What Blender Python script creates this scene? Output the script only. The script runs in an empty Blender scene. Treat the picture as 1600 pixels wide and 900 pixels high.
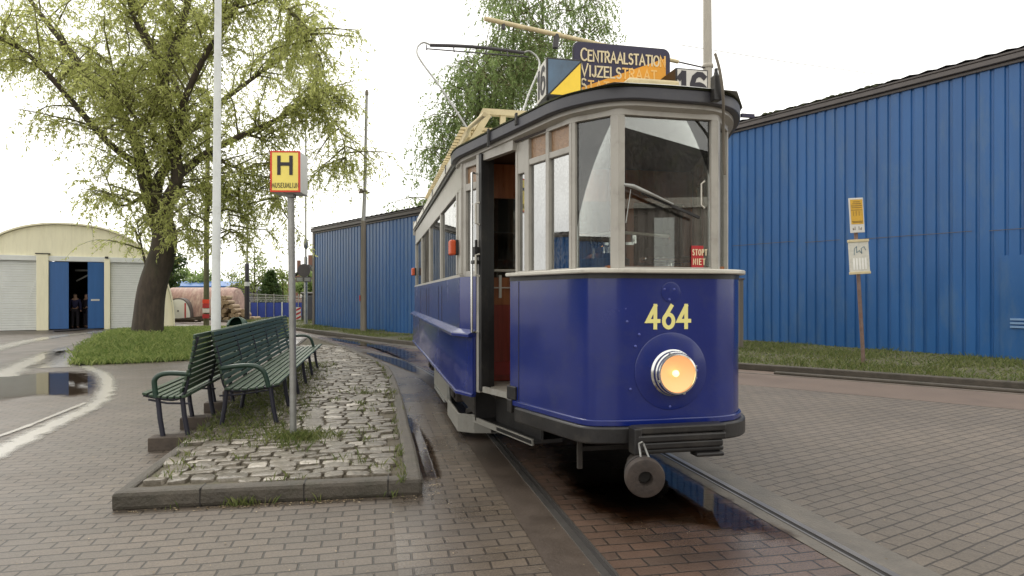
import bpy, math, random
import numpy as np
from mathutils import Vector, Matrix

R = math.radians
random.seed(7)
RNG = np.random.default_rng(11)
SC = bpy.context.scene
COL = SC.collection

# ------------------------------------------------------------------ camera
EYE = 1.44
cam_d = bpy.data.cameras.new('camera')
cam = bpy.data.objects.new('camera', cam_d)
COL.objects.link(cam)
cam.location = (0, 0, EYE)
cam.rotation_euler = (R(90), 0, 0)
cam_d.sensor_width = 36
cam_d.lens = 22.5
cam_d.shift_y = 12 / 1600
cam_d.clip_start = 0.05
cam_d.clip_end = 3000
SC.camera = cam

# ------------------------------------------------------------------ sky, sun, exposure
W = bpy.data.worlds.new('World')
SC.world = W
W.use_nodes = True
wn, wl = W.node_tree.nodes, W.node_tree.links
wn.clear()
w_out = wn.new('ShaderNodeOutputWorld')
w_bg = wn.new('ShaderNodeBackground')
w_sky = wn.new('ShaderNodeTexSky')
w_sky.sky_type = 'NISHITA'
w_sky.sun_disc = False
SUN_EL, SUN_AZ = 52, -35          # azimuth measured from +Y towards +X
w_sky.sun_elevation = R(SUN_EL)
w_sky.sun_rotation = R(SUN_AZ)
w_sky.air_density = 1.0
w_sky.dust_density = 4.0
w_hsv = wn.new('ShaderNodeHueSaturation')
w_hsv.inputs['Saturation'].default_value = 0.10
w_tc = wn.new('ShaderNodeTexCoord')
w_ns = wn.new('ShaderNodeTexNoise')
w_ns.inputs['Scale'].default_value = 2.6
w_ns.inputs['Detail'].default_value = 6
w_ramp = wn.new('ShaderNodeValToRGB')
w_ramp.color_ramp.elements[0].position = 0.30
w_ramp.color_ramp.elements[0].color = (0.80, 0.81, 0.83, 1)
w_ramp.color_ramp.elements[1].position = 0.62
w_ramp.color_ramp.elements[1].color = (1.12, 1.12, 1.10, 1)
w_mix = wn.new('ShaderNodeMixRGB')
w_mix.blend_type = 'MIX'
w_mix.inputs['Fac'].default_value = 0.72          # thin even cloud over the blue
w_mix.inputs['Color2'].default_value = (12.2, 11.9, 11.3, 1)
w_mul = wn.new('ShaderNodeMixRGB')
w_mul.blend_type = 'MULTIPLY'
w_mul.inputs['Fac'].default_value = 1
wl.new(w_sky.outputs[0], w_hsv.inputs['Color'])
wl.new(w_hsv.outputs[0], w_mix.inputs['Color1'])
wl.new(w_tc.outputs['Generated'], w_ns.inputs['Vector'])
wl.new(w_ns.outputs['Fac'], w_ramp.inputs[0])
wl.new(w_mix.outputs[0], w_mul.inputs['Color1'])
wl.new(w_ramp.outputs[0], w_mul.inputs['Color2'])
wl.new(w_mul.outputs[0], w_bg.inputs['Color'])
w_bg.inputs['Strength'].default_value = 0.125
wl.new(w_bg.outputs[0], w_out.inputs['Surface'])

sun_d = bpy.data.lights.new('sun', 'SUN')
sun_d.energy = 0.9
sun_d.angle = R(18)
sun_d.color = (1.0, 0.96, 0.90)
sun = bpy.data.objects.new('sun', sun_d)
COL.objects.link(sun)
sv = Vector((math.sin(R(SUN_AZ)) * math.cos(R(SUN_EL)), math.cos(R(SUN_AZ)) * math.cos(R(SUN_EL)), math.sin(R(SUN_EL))))
sun.rotation_euler = sv.to_track_quat('Z', 'Y').to_euler()
sun.location = sv * 60

SC.view_settings.view_transform = 'Standard'
SC.view_settings.look = 'None'
SC.view_settings.exposure = 0.42
SC.view_settings.gamma = 1.0
SC.view_settings.use_curve_mapping = False
SC.render.engine = 'CYCLES'
SC.cycles.max_bounces = 8
SC.cycles.transparent_max_bounces = 16
SC.cycles.use_denoising = True

# ------------------------------------------------------------------ helpers
def P(px, Z, z=None, py=None):
    """a spot at depth Z seen at photo column px; height from z or photo row py"""
    if z is None:
        z = EYE + (462 - py) / 1000 * Z
    return Vector(((px - 800) / 1000 * Z, Z, z))

def G(px, py, z=0.0):
    Z = (EYE - z) * 1000 / (py - 462)
    return Vector(((px - 800) / 1000 * Z, Z, z))

class MB:
    def __init__(s):
        s.v, s.f, s.m = [], [], []
    def add(s, vs, fs, mi=0):
        o = len(s.v)
        s.v += [tuple(p) for p in vs]
        s.f += [tuple(i + o for i in f) for f in fs]
        s.m += [mi] * len(fs)
        return s
    def frame(s, O, ex, ey, ez, x0, x1, y0, y1, z0, z1, mi=0):
        O, ex, ey, ez = Vector(O), Vector(ex), Vector(ey), Vector(ez)
        vs = [O + ex * x + ey * y + ez * z for z in (z0, z1) for y in (y0, y1) for x in (x0, x1)]
        fs = [(0, 2, 3, 1), (4, 5, 7, 6), (0, 1, 5, 4), (2, 6, 7, 3), (0, 4, 6, 2), (1, 3, 7, 5)]
        return s.add(vs, fs, mi)
    def box(s, x0, x1, y0, y1, z0, z1, mi=0):
        return s.frame((0, 0, 0), (1, 0, 0), (0, 1, 0), (0, 0, 1), x0, x1, y0, y1, z0, z1, mi)
    def seg(s, p, q, z0, z1, t0, t1, mi=0):
        """box standing on the plan segment p-q; t0..t1 is its span along the normal left of p->q"""
        p, q = Vector((p[0], p[1], 0)), Vector((q[0], q[1], 0))
        L = (q - p).length
        ex = (q - p) / L
        ey = Vector((-ex.y, ex.x, 0))
        return s.frame(p, ex, ey, (0, 0, 1), 0, L, t0, t1, z0, z1, mi)
    def bar(s, p, q, w, h, up=(0, 0, 1), mi=0):
        p, q = Vector(p), Vector(q)
        ex = (q - p)
        L = ex.length
        ex /= L
        up = Vector(up)
        ey = up.cross(ex)
        if ey.length < 1e-4:
            ey = Vector((0, 1, 0)).cross(ex)
        ey.normalize()
        ez = ex.cross(ey)
        return s.frame(p, ex, ey, ez, 0, L, -w / 2, w / 2, -h / 2, h / 2, mi)
    def tube(s, pts, r, n=8, mi=0, cap=True):
        pts = [Vector(p) for p in pts]
        k = len(pts)
        rs = r if isinstance(r, (list, tuple)) else [r] * k
        vs, fs = [], []
        prev = None
        for i, p in enumerate(pts):
            t = (pts[min(i + 1, k - 1)] - pts[max(i - 1, 0)])
            if t.length < 1e-9:
                t = Vector((0, 0, 1))
            t.normalize()
            if prev is None:
                a = Vector((0, 0, 1)) if abs(t.z) < 0.9 else Vector((1, 0, 0))
                u = t.cross(a).normalized()
            else:
                u = prev - t * prev.dot(t)
                if u.length < 1e-6:
                    u = t.orthogonal()
                u.normalize()
            prev = u
            v = t.cross(u)
            for j in range(n):
                a = 2 * math.pi * j / n
                vs.append(p + (u * math.cos(a) + v * math.sin(a)) * rs[i])
        for i in range(k - 1):
            for j in range(n):
                fs.append((i * n + j, i * n + (j + 1) % n, (i + 1) * n + (j + 1) % n, (i + 1) * n + j))
        if cap:
            fs.append(tuple(range(n - 1, -1, -1)))
            fs.append(tuple((k - 1) * n + j for j in range(n)))
        return s.add(vs, fs, mi)
    def lathe(s, O, ax, prof, n=32, mi=0, cap=True):
        """prof: list of (radius, height along ax)"""
        O, ax = Vector(O), Vector(ax).normalized()
        u = ax.orthogonal().normalized()
        v = ax.cross(u)
        vs, fs = [], []
        for r, h in prof:
            for j in range(n):
                a = 2 * math.pi * j / n
                vs.append(O + ax * h + (u * math.cos(a) + v * math.sin(a)) * max(r, 1e-5))
        for i in range(len(prof) - 1):
            for j in range(n):
                fs.append((i * n + j, i * n + (j + 1) % n, (i + 1) * n + (j + 1) % n, (i + 1) * n + j))
        if cap:
            fs.append(tuple(range(n - 1, -1, -1)))
            k = len(prof) - 1
            fs.append(tuple(k * n + j for j in range(n)))
        return s.add(vs, fs, mi)
    def prism(s, poly, z0, z1, mi=0):
        n = len(poly)
        vs = [(x, y, z0) for x, y in poly] + [(x, y, z1) for x, y in poly]
        fs = [tuple(range(n - 1, -1, -1)), tuple(range(n, 2 * n))]
        fs += [(i, (i + 1) % n, n + (i + 1) % n, n + i) for i in range(n)]
        return s.add(vs, fs, mi)
    def prism_f(s, O, ex, ey, ez, poly, h0, h1, mi=0):
        O, ex, ey, ez = Vector(O), Vector(ex), Vector(ey), Vector(ez)
        n = len(poly)
        vs = [O + ex * x + ey * y + ez * h for h in (h0, h1) for x, y in poly]
        fs = [tuple(range(n - 1, -1, -1)), tuple(range(n, 2 * n))]
        fs += [(i, (i + 1) % n, n + (i + 1) % n, n + i) for i in range(n)]
        return s.add(vs, fs, mi)
    def ribbon(s, path, z0, z1, o0, o1, z0b=None, z1b=None, mi=0):
        """wall strip along an open plan path between normal offsets o0 (outer) and o1 (inner)"""
        a, b = offset(path, o0), offset(path, o1)
        n = len(path)
        z0b = z0 if z0b is None else z0b
        z1b = z1 if z1b is None else z1b
        vs = [(x, y, z0) for x, y in a] + [(x, y, z1) for x, y in a] + [(x, y, z0b) for x, y in b] + [(x, y, z1b) for x, y in b]
        fs = []
        for i in range(n - 1):
            fs += [(i, i + 1, n + i + 1, n + i), (2 * n + i + 1, 2 * n + i, 3 * n + i, 3 * n + i + 1),
                   (n + i, n + i + 1, 3 * n + i + 1, 3 * n + i), (i + 1, i, 2 * n + i, 2 * n + i + 1)]
        fs += [(0, n, 3 * n, 2 * n), (n - 1, 3 * n - 1, 4 * n - 1, 2 * n - 1)]
        return s.add(vs, fs, mi)
    def build(s, name, mats, parent=None, smooth=None, bevel=0, loc=None, rotz=0):
        me = bpy.data.meshes.new(name)
        me.from_pydata(s.v, [], s.f)
        if not isinstance(mats, (list, tuple)):
            mats = [mats]
        for m in mats:
            me.materials.append(m)
        if len(mats) > 1:
            me.polygons.foreach_set('material_index', s.m)
        fix_normals(me)
        if smooth:
            me.polygons.foreach_set('use_smooth', [True] * len(me.polygons))
            me.set_sharp_from_angle(angle=R(smooth))
        me.update()
        o = bpy.data.objects.new(name, me)
        COL.objects.link(o)
        if parent:
            o.parent = parent
        if loc is not None:
            o.location = loc
        o.rotation_euler.z = rotz
        if bevel:
            b = o.modifiers.new('bevel', 'BEVEL')
            b.width = bevel
            b.segments = 2
            b.limit_method = 'ANGLE'
            b.angle_limit = R(40)
        return o

def fix_normals(me):
    import bmesh
    bm = bmesh.new()
    bm.from_mesh(me)
    bmesh.ops.recalc_face_normals(bm, faces=bm.faces)
    bm.to_mesh(me)
    bm.free()

def offset(path, d):
    """offset an open 2D path to its right by d"""
    n = len(path)
    out = []
    for i in range(n):
        p = Vector(path[i][:2])
        ns = []
        for j in (i - 1, i):
            if 0 <= j < n - 1:
                e = Vector(path[j + 1][:2]) - Vector(path[j][:2])
                if e.length > 1e-9:
                    e.normalize()
                    ns.append(Vector((e.y, -e.x)))
        m = sum(ns, Vector((0, 0)))
        m.normalize()
        c = max(0.4, m.dot(ns[0]))
        q = p + m * (d / c)
        out.append((q.x, q.y))
    return out

def fillet(pts, r, n=6):
    """round the inner corners of an open 2D path"""
    out = [tuple(pts[0])]
    for i in range(1, len(pts) - 1):
        a, b, c = Vector(pts[i - 1]), Vector(pts[i]), Vector(pts[i + 1])
        d1, d2 = (a - b), (c - b)
        k = min(r, d1.length * 0.48, d2.length * 0.48)
        p, q = b + d1.normalized() * k, b + d2.normalized() * k
        for j in range(n + 1):
            t = j / n
            s = p * (1 - t) ** 2 + b * 2 * t * (1 - t) + q * t * t
            out.append((s.x, s.y))
    out.append(tuple(pts[-1]))
    return out

def bez(p0, p1, p2, n=8):
    p0, p1, p2 = Vector(p0), Vector(p1), Vector(p2)
    return [p0 * (1 - t) ** 2 + p1 * 2 * t * (1 - t) + p2 * t * t for t in [i / n for i in range(n + 1)]]

def smooth_path(pts, sub=4):
    pts = [Vector(p) for p in pts]
    out = []
    for i in range(len(pts) - 1):
        p0, p1, p2, p3 = pts[max(i - 1, 0)], pts[i], pts[i + 1], pts[min(i + 2, len(pts) - 1)]
        for k in range(sub):
            t = k / sub
            out.append(0.5 * ((2 * p1) + (p2 - p0) * t + (2 * p0 - 5 * p1 + 4 * p2 - p3) * t * t + (3 * p1 - p0 - 3 * p2 + p3) * t ** 3))
    out.append(pts[-1])
    return out

def thing(name, label, cat, loc=(0, 0, 0), rotz=0, group=None):
    o = bpy.data.objects.new(name, None)
    COL.objects.link(o)
    o.location = loc
    o.rotation_euler.z = rotz
    o.empty_display_size = 0.2
    return tag(o, label, cat, group)

def tag(o, label, cat, group=None):
    o['label'] = label
    o['category'] = cat
    if group:
        o['group'] = group
    return o

def struct(o):
    o['kind'] = 'structure'
    return o

def stuff(o, label, cat):
    o['kind'] = 'stuff'
    o['label'] = label
    o['category'] = cat
    return o

def children(o):
    return [c for c in bpy.data.objects if c.parent == o]

def copy_tree(o, parent=None):
    c = o.copy()
    COL.objects.link(c)
    c.parent = parent
    for ch in children(o):
        copy_tree(ch, c)
    return c

def quads_mesh(name, V, mat, parent=None):
    """V: (n,4,3) array of loose quads"""
    n = len(V)
    me = bpy.data.meshes.new(name)
    me.vertices.add(n * 4)
    me.vertices.foreach_set('co', V.reshape(-1).astype(np.float32))
    me.loops.add(n * 4)
    me.loops.foreach_set('vertex_index', np.arange(n * 4, dtype=np.int32))
    me.polygons.add(n)
    me.polygons.foreach_set('loop_start', np.arange(0, n * 4, 4, dtype=np.int32))
    me.update(calc_edges=True)
    me.materials.append(mat)
    o = bpy.data.objects.new(name, me)
    COL.objects.link(o)
    if parent:
        o.parent = parent
    return o

# ------------------------------------------------------------------ materials
def new_mat(name):
    m = bpy.data.materials.new(name)
    m.use_nodes = True
    nt = m.node_tree
    return m, nt.nodes, nt.links, nt.nodes['Principled BSDF']

def hexs(r, g, b):
    f = lambda c: (c / 255 / 12.92) if c / 255 <= 0.04045 else ((c / 255 + 0.055) / 1.055) ** 2.4
    return (f(r), f(g), f(b))

def pm(name, col, rough=0.5, metal=0.0, var=0.15, scale=3.0, bump=0.0, bscale=40.0, dirt=None, dirt_amt=0.3, dscale=2.0,
       stretch=(1, 1, 1), coat=0.0, spec=0.5, rvar=0.12):
    m, N, L, B = new_mat(name)
    tc = N.new('ShaderNodeTexCoord')
    mp = N.new('ShaderNodeMapping')
    mp.inputs['Scale'].default_value = stretch
    L.new(tc.outputs['Object'], mp.inputs['Vector'])
    ns = N.new('ShaderNodeTexNoise')
    ns.inputs['Scale'].default_value = scale
    ns.inputs['Detail'].default_value = 6
    ns.inputs['Roughness'].default_value = 0.62
    L.new(mp.outputs[0], ns.inputs['Vector'])
    rp = N.new('ShaderNodeValToRGB')
    rp.color_ramp.elements[0].position = 0.30
    rp.color_ramp.elements[1].position = 0.70
    rp.color_ramp.elements[0].color = (*[c * (1 - var) for c in col], 1)
    rp.color_ramp.elements[1].color = (*[min(1, c * (1 + var)) for c in col], 1)
    L.new(ns.outputs['Fac'], rp.inputs[0])
    out = rp.outputs[0]
    if dirt:
        n2 = N.new('ShaderNodeTexNoise')
        n2.inputs['Scale'].default_value = dscale
        n2.inputs['Detail'].default_value = 9
        n2.inputs['Roughness'].default_value = 0.72
        L.new(mp.outputs[0], n2.inputs['Vector'])
        r2 = N.new('ShaderNodeValToRGB')
        r2.color_ramp.elements[0].position = 0.50
        r2.color_ramp.elements[1].position = 0.72
        r2.color_ramp.elements[0].color = (0, 0, 0, 1)
        r2.color_ramp.elements[1].color = (dirt_amt, dirt_amt, dirt_amt, 1)
        L.new(n2.outputs['Fac'], r2.inputs[0])
        mx = N.new('ShaderNodeMixRGB')
        mx.inputs['Color2'].default_value = (*dirt, 1)
        L.new(r2.outputs[0], mx.inputs['Fac'])
        L.new(out, mx.inputs['Color1'])
        out = mx.outputs[0]
    L.new(out, B.inputs['Base Color'])
    B.inputs['Metallic'].default_value = metal
    B.inputs['Specular IOR Level'].default_value = spec
    B.inputs['Coat Weight'].default_value = coat
    B.inputs['Coat Roughness'].default_value = 0.08
    mr = N.new('ShaderNodeMapRange')
    mr.inputs['To Min'].default_value = max(0.02, rough - rvar)
    mr.inputs['To Max'].default_value = min(1, rough + rvar)
    L.new(ns.outputs['Fac'], mr.inputs['Value'])
    L.new(mr.outputs[0], B.inputs['Roughness'])
    if bump:
        n3 = N.new('ShaderNodeTexNoise')
        n3.inputs['Scale'].default_value = bscale
        n3.inputs['Detail'].default_value = 5
        L.new(mp.outputs[0], n3.inputs['Vector'])
        bp = N.new('ShaderNodeBump')
        bp.inputs['Strength'].default_value = bump
        bp.inputs['Distance'].default_value = 0.01
        L.new(n3.outputs['Fac'], bp.inputs['Height'])
        L.new(bp.outputs[0], B.inputs['Normal'])
    return m

def paver_mat(name, c1, c2, mortar, bw, bh, rot, rough=0.55, wet=0.35, big=0.30, ms=0.007, stain=(0.05, 0.045, 0.038)):
    m, N, L, B = new_mat(name)
    tc = N.new('ShaderNodeTexCoord')
    mp = N.new('ShaderNodeMapping')
    mp.inputs['Rotation'].default_value = (0, 0, -rot)
    L.new(tc.outputs['Object'], mp.inputs['Vector'])
    # slight wander of the courses
    nz = N.new('ShaderNodeTexNoise')
    nz.inputs['Scale'].default_value = 1.6
    nz.inputs['Detail'].default_value = 3
    L.new(tc.outputs['Object'], nz.inputs['Vector'])
    sub = N.new('ShaderNodeVectorMath')
    sub.operation = 'SUBTRACT'
    sub.inputs[1].default_value = (0.5, 0.5, 0.5)
    L.new(nz.outputs['Color'], sub.inputs[0])
    scl = N.new('ShaderNodeVectorMath')
    scl.operation = 'SCALE'
    scl.inputs['Scale'].default_value = 0.05
    L.new(sub.outputs[0], scl.inputs[0])
    ad = N.new('ShaderNodeVectorMath')
    L.new(mp.outputs[0], ad.inputs[0])
    L.new(scl.outputs[0], ad.inputs[1])
    br = N.new('ShaderNodeTexBrick')
    br.inputs['Scale'].default_value = 1
    br.inputs['Brick Width'].default_value = bw
    br.inputs['Row Height'].default_value = bh
    br.inputs['Mortar Size'].default_value = ms
    br.inputs['Mortar Smooth'].default_value = 0.35
    br.inputs['Bias'].default_value = 0.0
    br.inputs['Color1'].default_value = (*c1, 1)
    br.inputs['Color2'].default_value = (*c2, 1)
    br.inputs['Mortar'].default_value = (*mortar, 1)
    L.new(ad.outputs[0], br.inputs['Vector'])
    n1 = N.new('ShaderNodeTexNoise')
    n1.inputs['Scale'].default_value = 0.7
    n1.inputs['Detail'].default_value = 8
    n1.inputs['Roughness'].default_value = 0.65
    L.new(tc.outputs['Object'], n1.inputs['Vector'])
    r1 = N.new('ShaderNodeValToRGB')
    r1.color_ramp.elements[0].position = 0.32
    r1.color_ramp.elements[1].position = 0.68
    r1.color_ramp.elements[0].color = (1 - big, 1 - big, 1 - big, 1)
    r1.color_ramp.elements[1].color = (1 + big, 1 + big * 0.97, 1 + big * 0.9, 1)
    L.new(n1.outputs['Fac'], r1.inputs[0])
    mu = N.new('ShaderNodeMixRGB')
    mu.blend_type = 'MULTIPLY'
    mu.inputs['Fac'].default_value = 1
    L.new(br.outputs['Color'], mu.inputs['Color1'])
    L.new(r1.outputs[0], mu.inputs['Color2'])
    n2 = N.new('ShaderNodeTexNoise')
    n2.inputs['Scale'].default_value = 95
    n2.inputs['Detail'].default_value = 3
    L.new(tc.outputs['Object'], n2.inputs['Vector'])
    r2 = N.new('ShaderNodeValToRGB')
    r2.color_ramp.elements[0].position = 0.3
    r2.color_ramp.elements[1].position = 0.75
    r2.color_ramp.elements[0].color = (0.72, 0.72, 0.72, 1)
    r2.color_ramp.elements[1].color = (1.22, 1.22, 1.2, 1)
    L.new(n2.outputs['Fac'], r2.inputs[0])
    m2 = N.new('ShaderNodeMixRGB')
    m2.blend_type = 'MULTIPLY'
    m2.inputs['Fac'].default_value = 1
    L.new(mu.outputs[0], m2.inputs['Color1'])
    L.new(r2.outputs[0], m2.inputs['Color2'])
    L.new(m2.outputs[0], B.inputs['Base Color'])
    n4 = N.new('ShaderNodeTexNoise')
    n4.inputs['Scale'].default_value = 1.1
    n4.inputs['Detail'].default_value = 5
    L.new(tc.outputs['Object'], n4.inputs['Vector'])
    mr = N.new('ShaderNodeMapRange')
    mr.inputs['From Min'].default_value = 0.3
    mr.inputs['From Max'].default_value = 0.7
    mr.inputs['To Min'].default_value = rough
    mr.inputs['To Max'].default_value = max(0.08, rough - wet)
    L.new(n4.outputs['Fac'], mr.inputs['Value'])
    L.new(mr.outputs[0], B.inputs['Roughness'])
    # height: brick minus mortar plus grain
    inv = N.new('ShaderNodeMath')
    inv.operation = 'MULTIPLY_ADD'
    inv.inputs[1].default_value = -1.0
    L.new(br.outputs['Fac'], inv.inputs[0])
    gr = N.new('ShaderNodeMath')
    gr.operation = 'MULTIPLY'
    gr.inputs[1].default_value = 0.35
    L.new(n2.outputs['Fac'], gr.inputs[0])
    L.new(gr.outputs[0], inv.inputs[2])
    bp = N.new('ShaderNodeBump')
    bp.inputs['Strength'].default_value = 0.75
    bp.inputs['Distance'].default_value = 0.006
    L.new(inv.outputs[0], bp.inputs['Height'])
    L.new(bp.outputs[0], B.inputs['Normal'])
    return m

def leaf_mat(name, c1, c2, trans=0.45):
    m, N, L, B = new_mat(name)
    geo = N.new('ShaderNodeNewGeometry')
    rp = N.new('ShaderNodeValToRGB')
    rp.color_ramp.elements[0].color = (*c1, 1)
    rp.color_ramp.elements[1].color = (*c2, 1)
    L.new(geo.outputs['Random Per Island'], rp.inputs[0])
    L.new(rp.outputs[0], B.inputs['Base Color'])
    B.inputs['Roughness'].default_value = 0.55
    B.inputs['Specular IOR Level'].default_value = 0.3
    tr = N.new('ShaderNodeBsdfTranslucent')
    L.new(rp.outputs[0], tr.inputs['Color'])
    mx = N.new('ShaderNodeMixShader')
    mx.inputs[0].default_value = trans
    L.new(B.outputs[0], mx.inputs[1])
    L.new(tr.outputs[0], mx.inputs[2])
    L.new(mx.outputs[0], N['Material Output'].inputs['Surface'])
    return m

def glass_mat(name, tint, ior=1.6, rough=0.0, dirt=0.06):
    m, N, L, B = new_mat(name)
    N.remove(B)
    fr = N.new('ShaderNodeFresnel')
    fr.inputs['IOR'].default_value = ior
    tp = N.new('ShaderNodeBsdfTransparent')
    tp.inputs['Color'].default_value = (*tint, 1)
    gl = N.new('ShaderNodeBsdfGlossy')
    gl.inputs['Roughness'].default_value = rough
    gl.inputs['Color'].default_value = (0.95, 0.96, 0.95, 1)
    mx = N.new('ShaderNodeMixShader')
    L.new(fr.outputs[0], mx.inputs[0])
    L.new(tp.outputs[0], mx.inputs[1])
    L.new(gl.outputs[0], mx.inputs[2])
    # film of dust and dried rain
    df = N.new('ShaderNodeBsdfDiffuse')
    df.inputs['Color'].default_value = (0.45, 0.43, 0.40, 1)
    tc = N.new('ShaderNodeTexCoord')
    ns = N.new('ShaderNodeTexNoise')
    ns.inputs['Scale'].default_value = 55
    ns.inputs['Detail'].default_value = 4
    L.new(tc.outputs['Object'], ns.inputs['Vector'])
    n2 = N.new('ShaderNodeTexNoise')
    n2.inputs['Scale'].default_value = 4
    n2.inputs['Detail'].default_value = 6
    L.new(tc.outputs['Object'], n2.inputs['Vector'])
    mu = N.new('ShaderNodeMath')
    mu.operation = 'MULTIPLY'
    L.new(ns.outputs['Fac'], mu.inputs[0])
    L.new(n2.outputs['Fac'], mu.inputs[1])
    mr = N.new('ShaderNodeMapRange')
    mr.inputs['From Min'].default_value = 0.18
    mr.inputs['From Max'].default_value = 0.32
    mr.inputs['To Min'].default_value = 0.0
    mr.inputs['To Max'].default_value = dirt * 3
    L.new(mu.outputs[0], mr.inputs['Value'])
    m2 = N.new('ShaderNodeMixShader')
    L.new(mr.outputs[0], m2.inputs[0])
    L.new(mx.outputs[0], m2.inputs[1])
    L.new(df.outputs[0], m2.inputs[2])
    L.new(m2.outputs[0], N['Material Output'].inputs['Surface'])
    return m

def glow_mat(name, col, strength):
    m, N, L, B = new_mat(name)
    B.inputs['Base Color'].default_value = (*col, 1)
    B.inputs['Emission Color'].default_value = (*col, 1)
    B.inputs['Emission Strength'].default_value = strength
    return m

def water_mat(name, col, rough=0.03, clear=True):
    m, N, L, B = new_mat(name)
    B.inputs['Base Color'].default_value = (*col, 1)
    B.inputs['Roughness'].default_value = rough
    B.inputs['IOR'].default_value = 1.33
    B.inputs['Specular IOR Level'].default_value = 0.6
    tc = N.new('ShaderNodeTexCoord')
    ns = N.new('ShaderNodeTexNoise')
    ns.inputs['Scale'].default_value = 5
    ns.inputs['Detail'].default_value = 5
    L.new(tc.outputs['Object'], ns.inputs['Vector'])
    bp = N.new('ShaderNodeBump')
    bp.inputs['Strength'].default_value = 0.05
    bp.inputs['Distance'].default_value = 0.01
    L.new(ns.outputs['Fac'], bp.inputs['Height'])
    L.new(bp.outputs[0], B.inputs['Normal'])
    surf = B
    if clear:
        # a clear brownish film: the bed shows through, the sky and walls mirror in it
        fr = N.new('ShaderNodeFresnel')
        fr.inputs['IOR'].default_value = 1.40
        L.new(bp.outputs[0], fr.inputs['Normal'])
        t0 = N.new('ShaderNodeBsdfTransparent')
        t0.inputs['Color'].default_value = (*col, 1)
        g0 = N.new('ShaderNodeBsdfGlossy')
        g0.inputs['Roughness'].default_value = rough
        L.new(bp.outputs[0], g0.inputs['Normal'])
        surf = N.new('ShaderNodeMixShader')
        L.new(fr.outputs[0], surf.inputs[0])
        L.new(t0.outputs[0], surf.inputs[1])
        L.new(g0.outputs[0], surf.inputs[2])
    # ragged, soaking edge: the film breaks up with noise against the vertex-distance attribute
    at = N.new('ShaderNodeAttribute')
    at.attribute_name = 'wet'
    n2 = N.new('ShaderNodeTexNoise')
    n2.inputs['Scale'].default_value = 4.5
    n2.inputs['Detail'].default_value = 8
    n2.inputs['Roughness'].default_value = 0.7
    L.new(tc.outputs['Object'], n2.inputs['Vector'])
    ad = N.new('ShaderNodeMath')
    L.new(at.outputs['Fac'], ad.inputs[0])
    L.new(n2.outputs['Fac'], ad.inputs[1])
    mr = N.new('ShaderNodeMapRange')
    mr.inputs['From Min'].default_value = 0.64
    mr.inputs['From Max'].default_value = 0.96
    L.new(ad.outputs[0], mr.inputs['Value'])
    tp = N.new('ShaderNodeBsdfTransparent')
    mx = N.new('ShaderNodeMixShader')
    L.new(mr.outputs[0], mx.inputs[0])
    L.new(tp.outputs[0], mx.inputs[1])
    L.new(surf.outputs[0], mx.inputs[2])
    L.new(mx.outputs[0], N['Material Output'].inputs['Surface'])
    return m

TH = math.atan(0.215)                     # heading of the straight track
RX, RY = math.cos(TH), math.sin(TH)       # across the track, to the right
DX, DY = -math.sin(TH), math.cos(TH)      # along the track, away
F0 = Vector((1.029, 4.114, 0))            # ground under the middle of the tram's front

M = {}
M['ground'] = pm('ground_asphalt', (0.142, 0.118, 0.093), 0.5, var=0.3, scale=0.8, bump=0.4, bscale=60, dirt=(0.19, 0.175, 0.155), dirt_amt=0.5, dscale=0.35, rvar=0.2)
M['pave_a'] = paver_mat('brick_paving_a', (0.118, 0.094, 0.073), (0.092, 0.075, 0.059), (0.030, 0.024, 0.018), 0.20, 0.10, TH, 0.58, 0.16, 0.2)
M['pave_b'] = paver_mat('brick_paving_b', (0.158, 0.130, 0.102), (0.134, 0.112, 0.089), (0.048, 0.039, 0.030), 0.21, 0.105, R(31), 0.60, 0.10, 0.15)
M['pave_red'] = paver_mat('brick_paving_red', (0.118, 0.074, 0.054), (0.090, 0.062, 0.048), (0.032, 0.024, 0.018), 0.22, 0.105, TH, 0.48, 0.36, 0.35)
M['pave_wet'] = paver_mat('brick_paving_wet', (0.120, 0.095, 0.073), (0.088, 0.071, 0.056), (0.040, 0.032, 0.025), 0.20, 0.10, TH, 0.40, 0.22)
M['road'] = pm('road_strip', (0.140, 0.103, 0.080), 0.70, var=0.15, scale=2, bump=0.4, bscale=70, dirt=(0.105, 0.082, 0.066), dirt_amt=0.5, dscale=1)
M['strip'] = pm('rail_bedding', (0.145, 0.128, 0.105), 0.55, var=0.3, scale=4, bump=0.5, bscale=60, dirt=(0.13, 0.12, 0.10), dirt_amt=0.5, dscale=3)
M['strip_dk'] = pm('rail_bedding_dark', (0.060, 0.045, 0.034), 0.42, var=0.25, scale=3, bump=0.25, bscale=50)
M['rail'] = pm('rail_steel', (0.29, 0.27, 0.25), 0.30, 0.85, var=0.12, scale=2, dirt=(0.16, 0.11, 0.08), dirt_amt=0.35, dscale=1.2, rvar=0.05)
M['groove'] = pm('rail_groove', (0.018, 0.015, 0.013), 0.7)
M['kerb'] = pm('kerb_concrete', (0.074, 0.063, 0.049), 0.72, var=0.3, scale=7, bump=0.9, bscale=45, dirt=(0.035, 0.036, 0.020), dirt_amt=0.8, dscale=2.5)
M['cobble'] = None
M['soil'] = pm('soil', (0.085, 0.070, 0.046), 0.85, var=0.35, scale=6, bump=0.7, bscale=40, dirt=(0.065, 0.085, 0.025), dirt_amt=0.7, dscale=3)
M['turf'] = pm('turf_base', (0.055, 0.085, 0.02), 0.9, var=0.4, scale=5, bump=0.5)
M['grass'] = leaf_mat('grass_blades', (0.11, 0.18, 0.035), (0.34, 0.38, 0.13), 0.4)
M['grass_dry'] = leaf_mat('verge_blades', (0.085, 0.125, 0.03), (0.22, 0.23, 0.085), 0.35)
M['moss'] = pm('moss', (0.04, 0.045, 0.018), 0.9, var=0.4, scale=20, bump=0.6)
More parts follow.
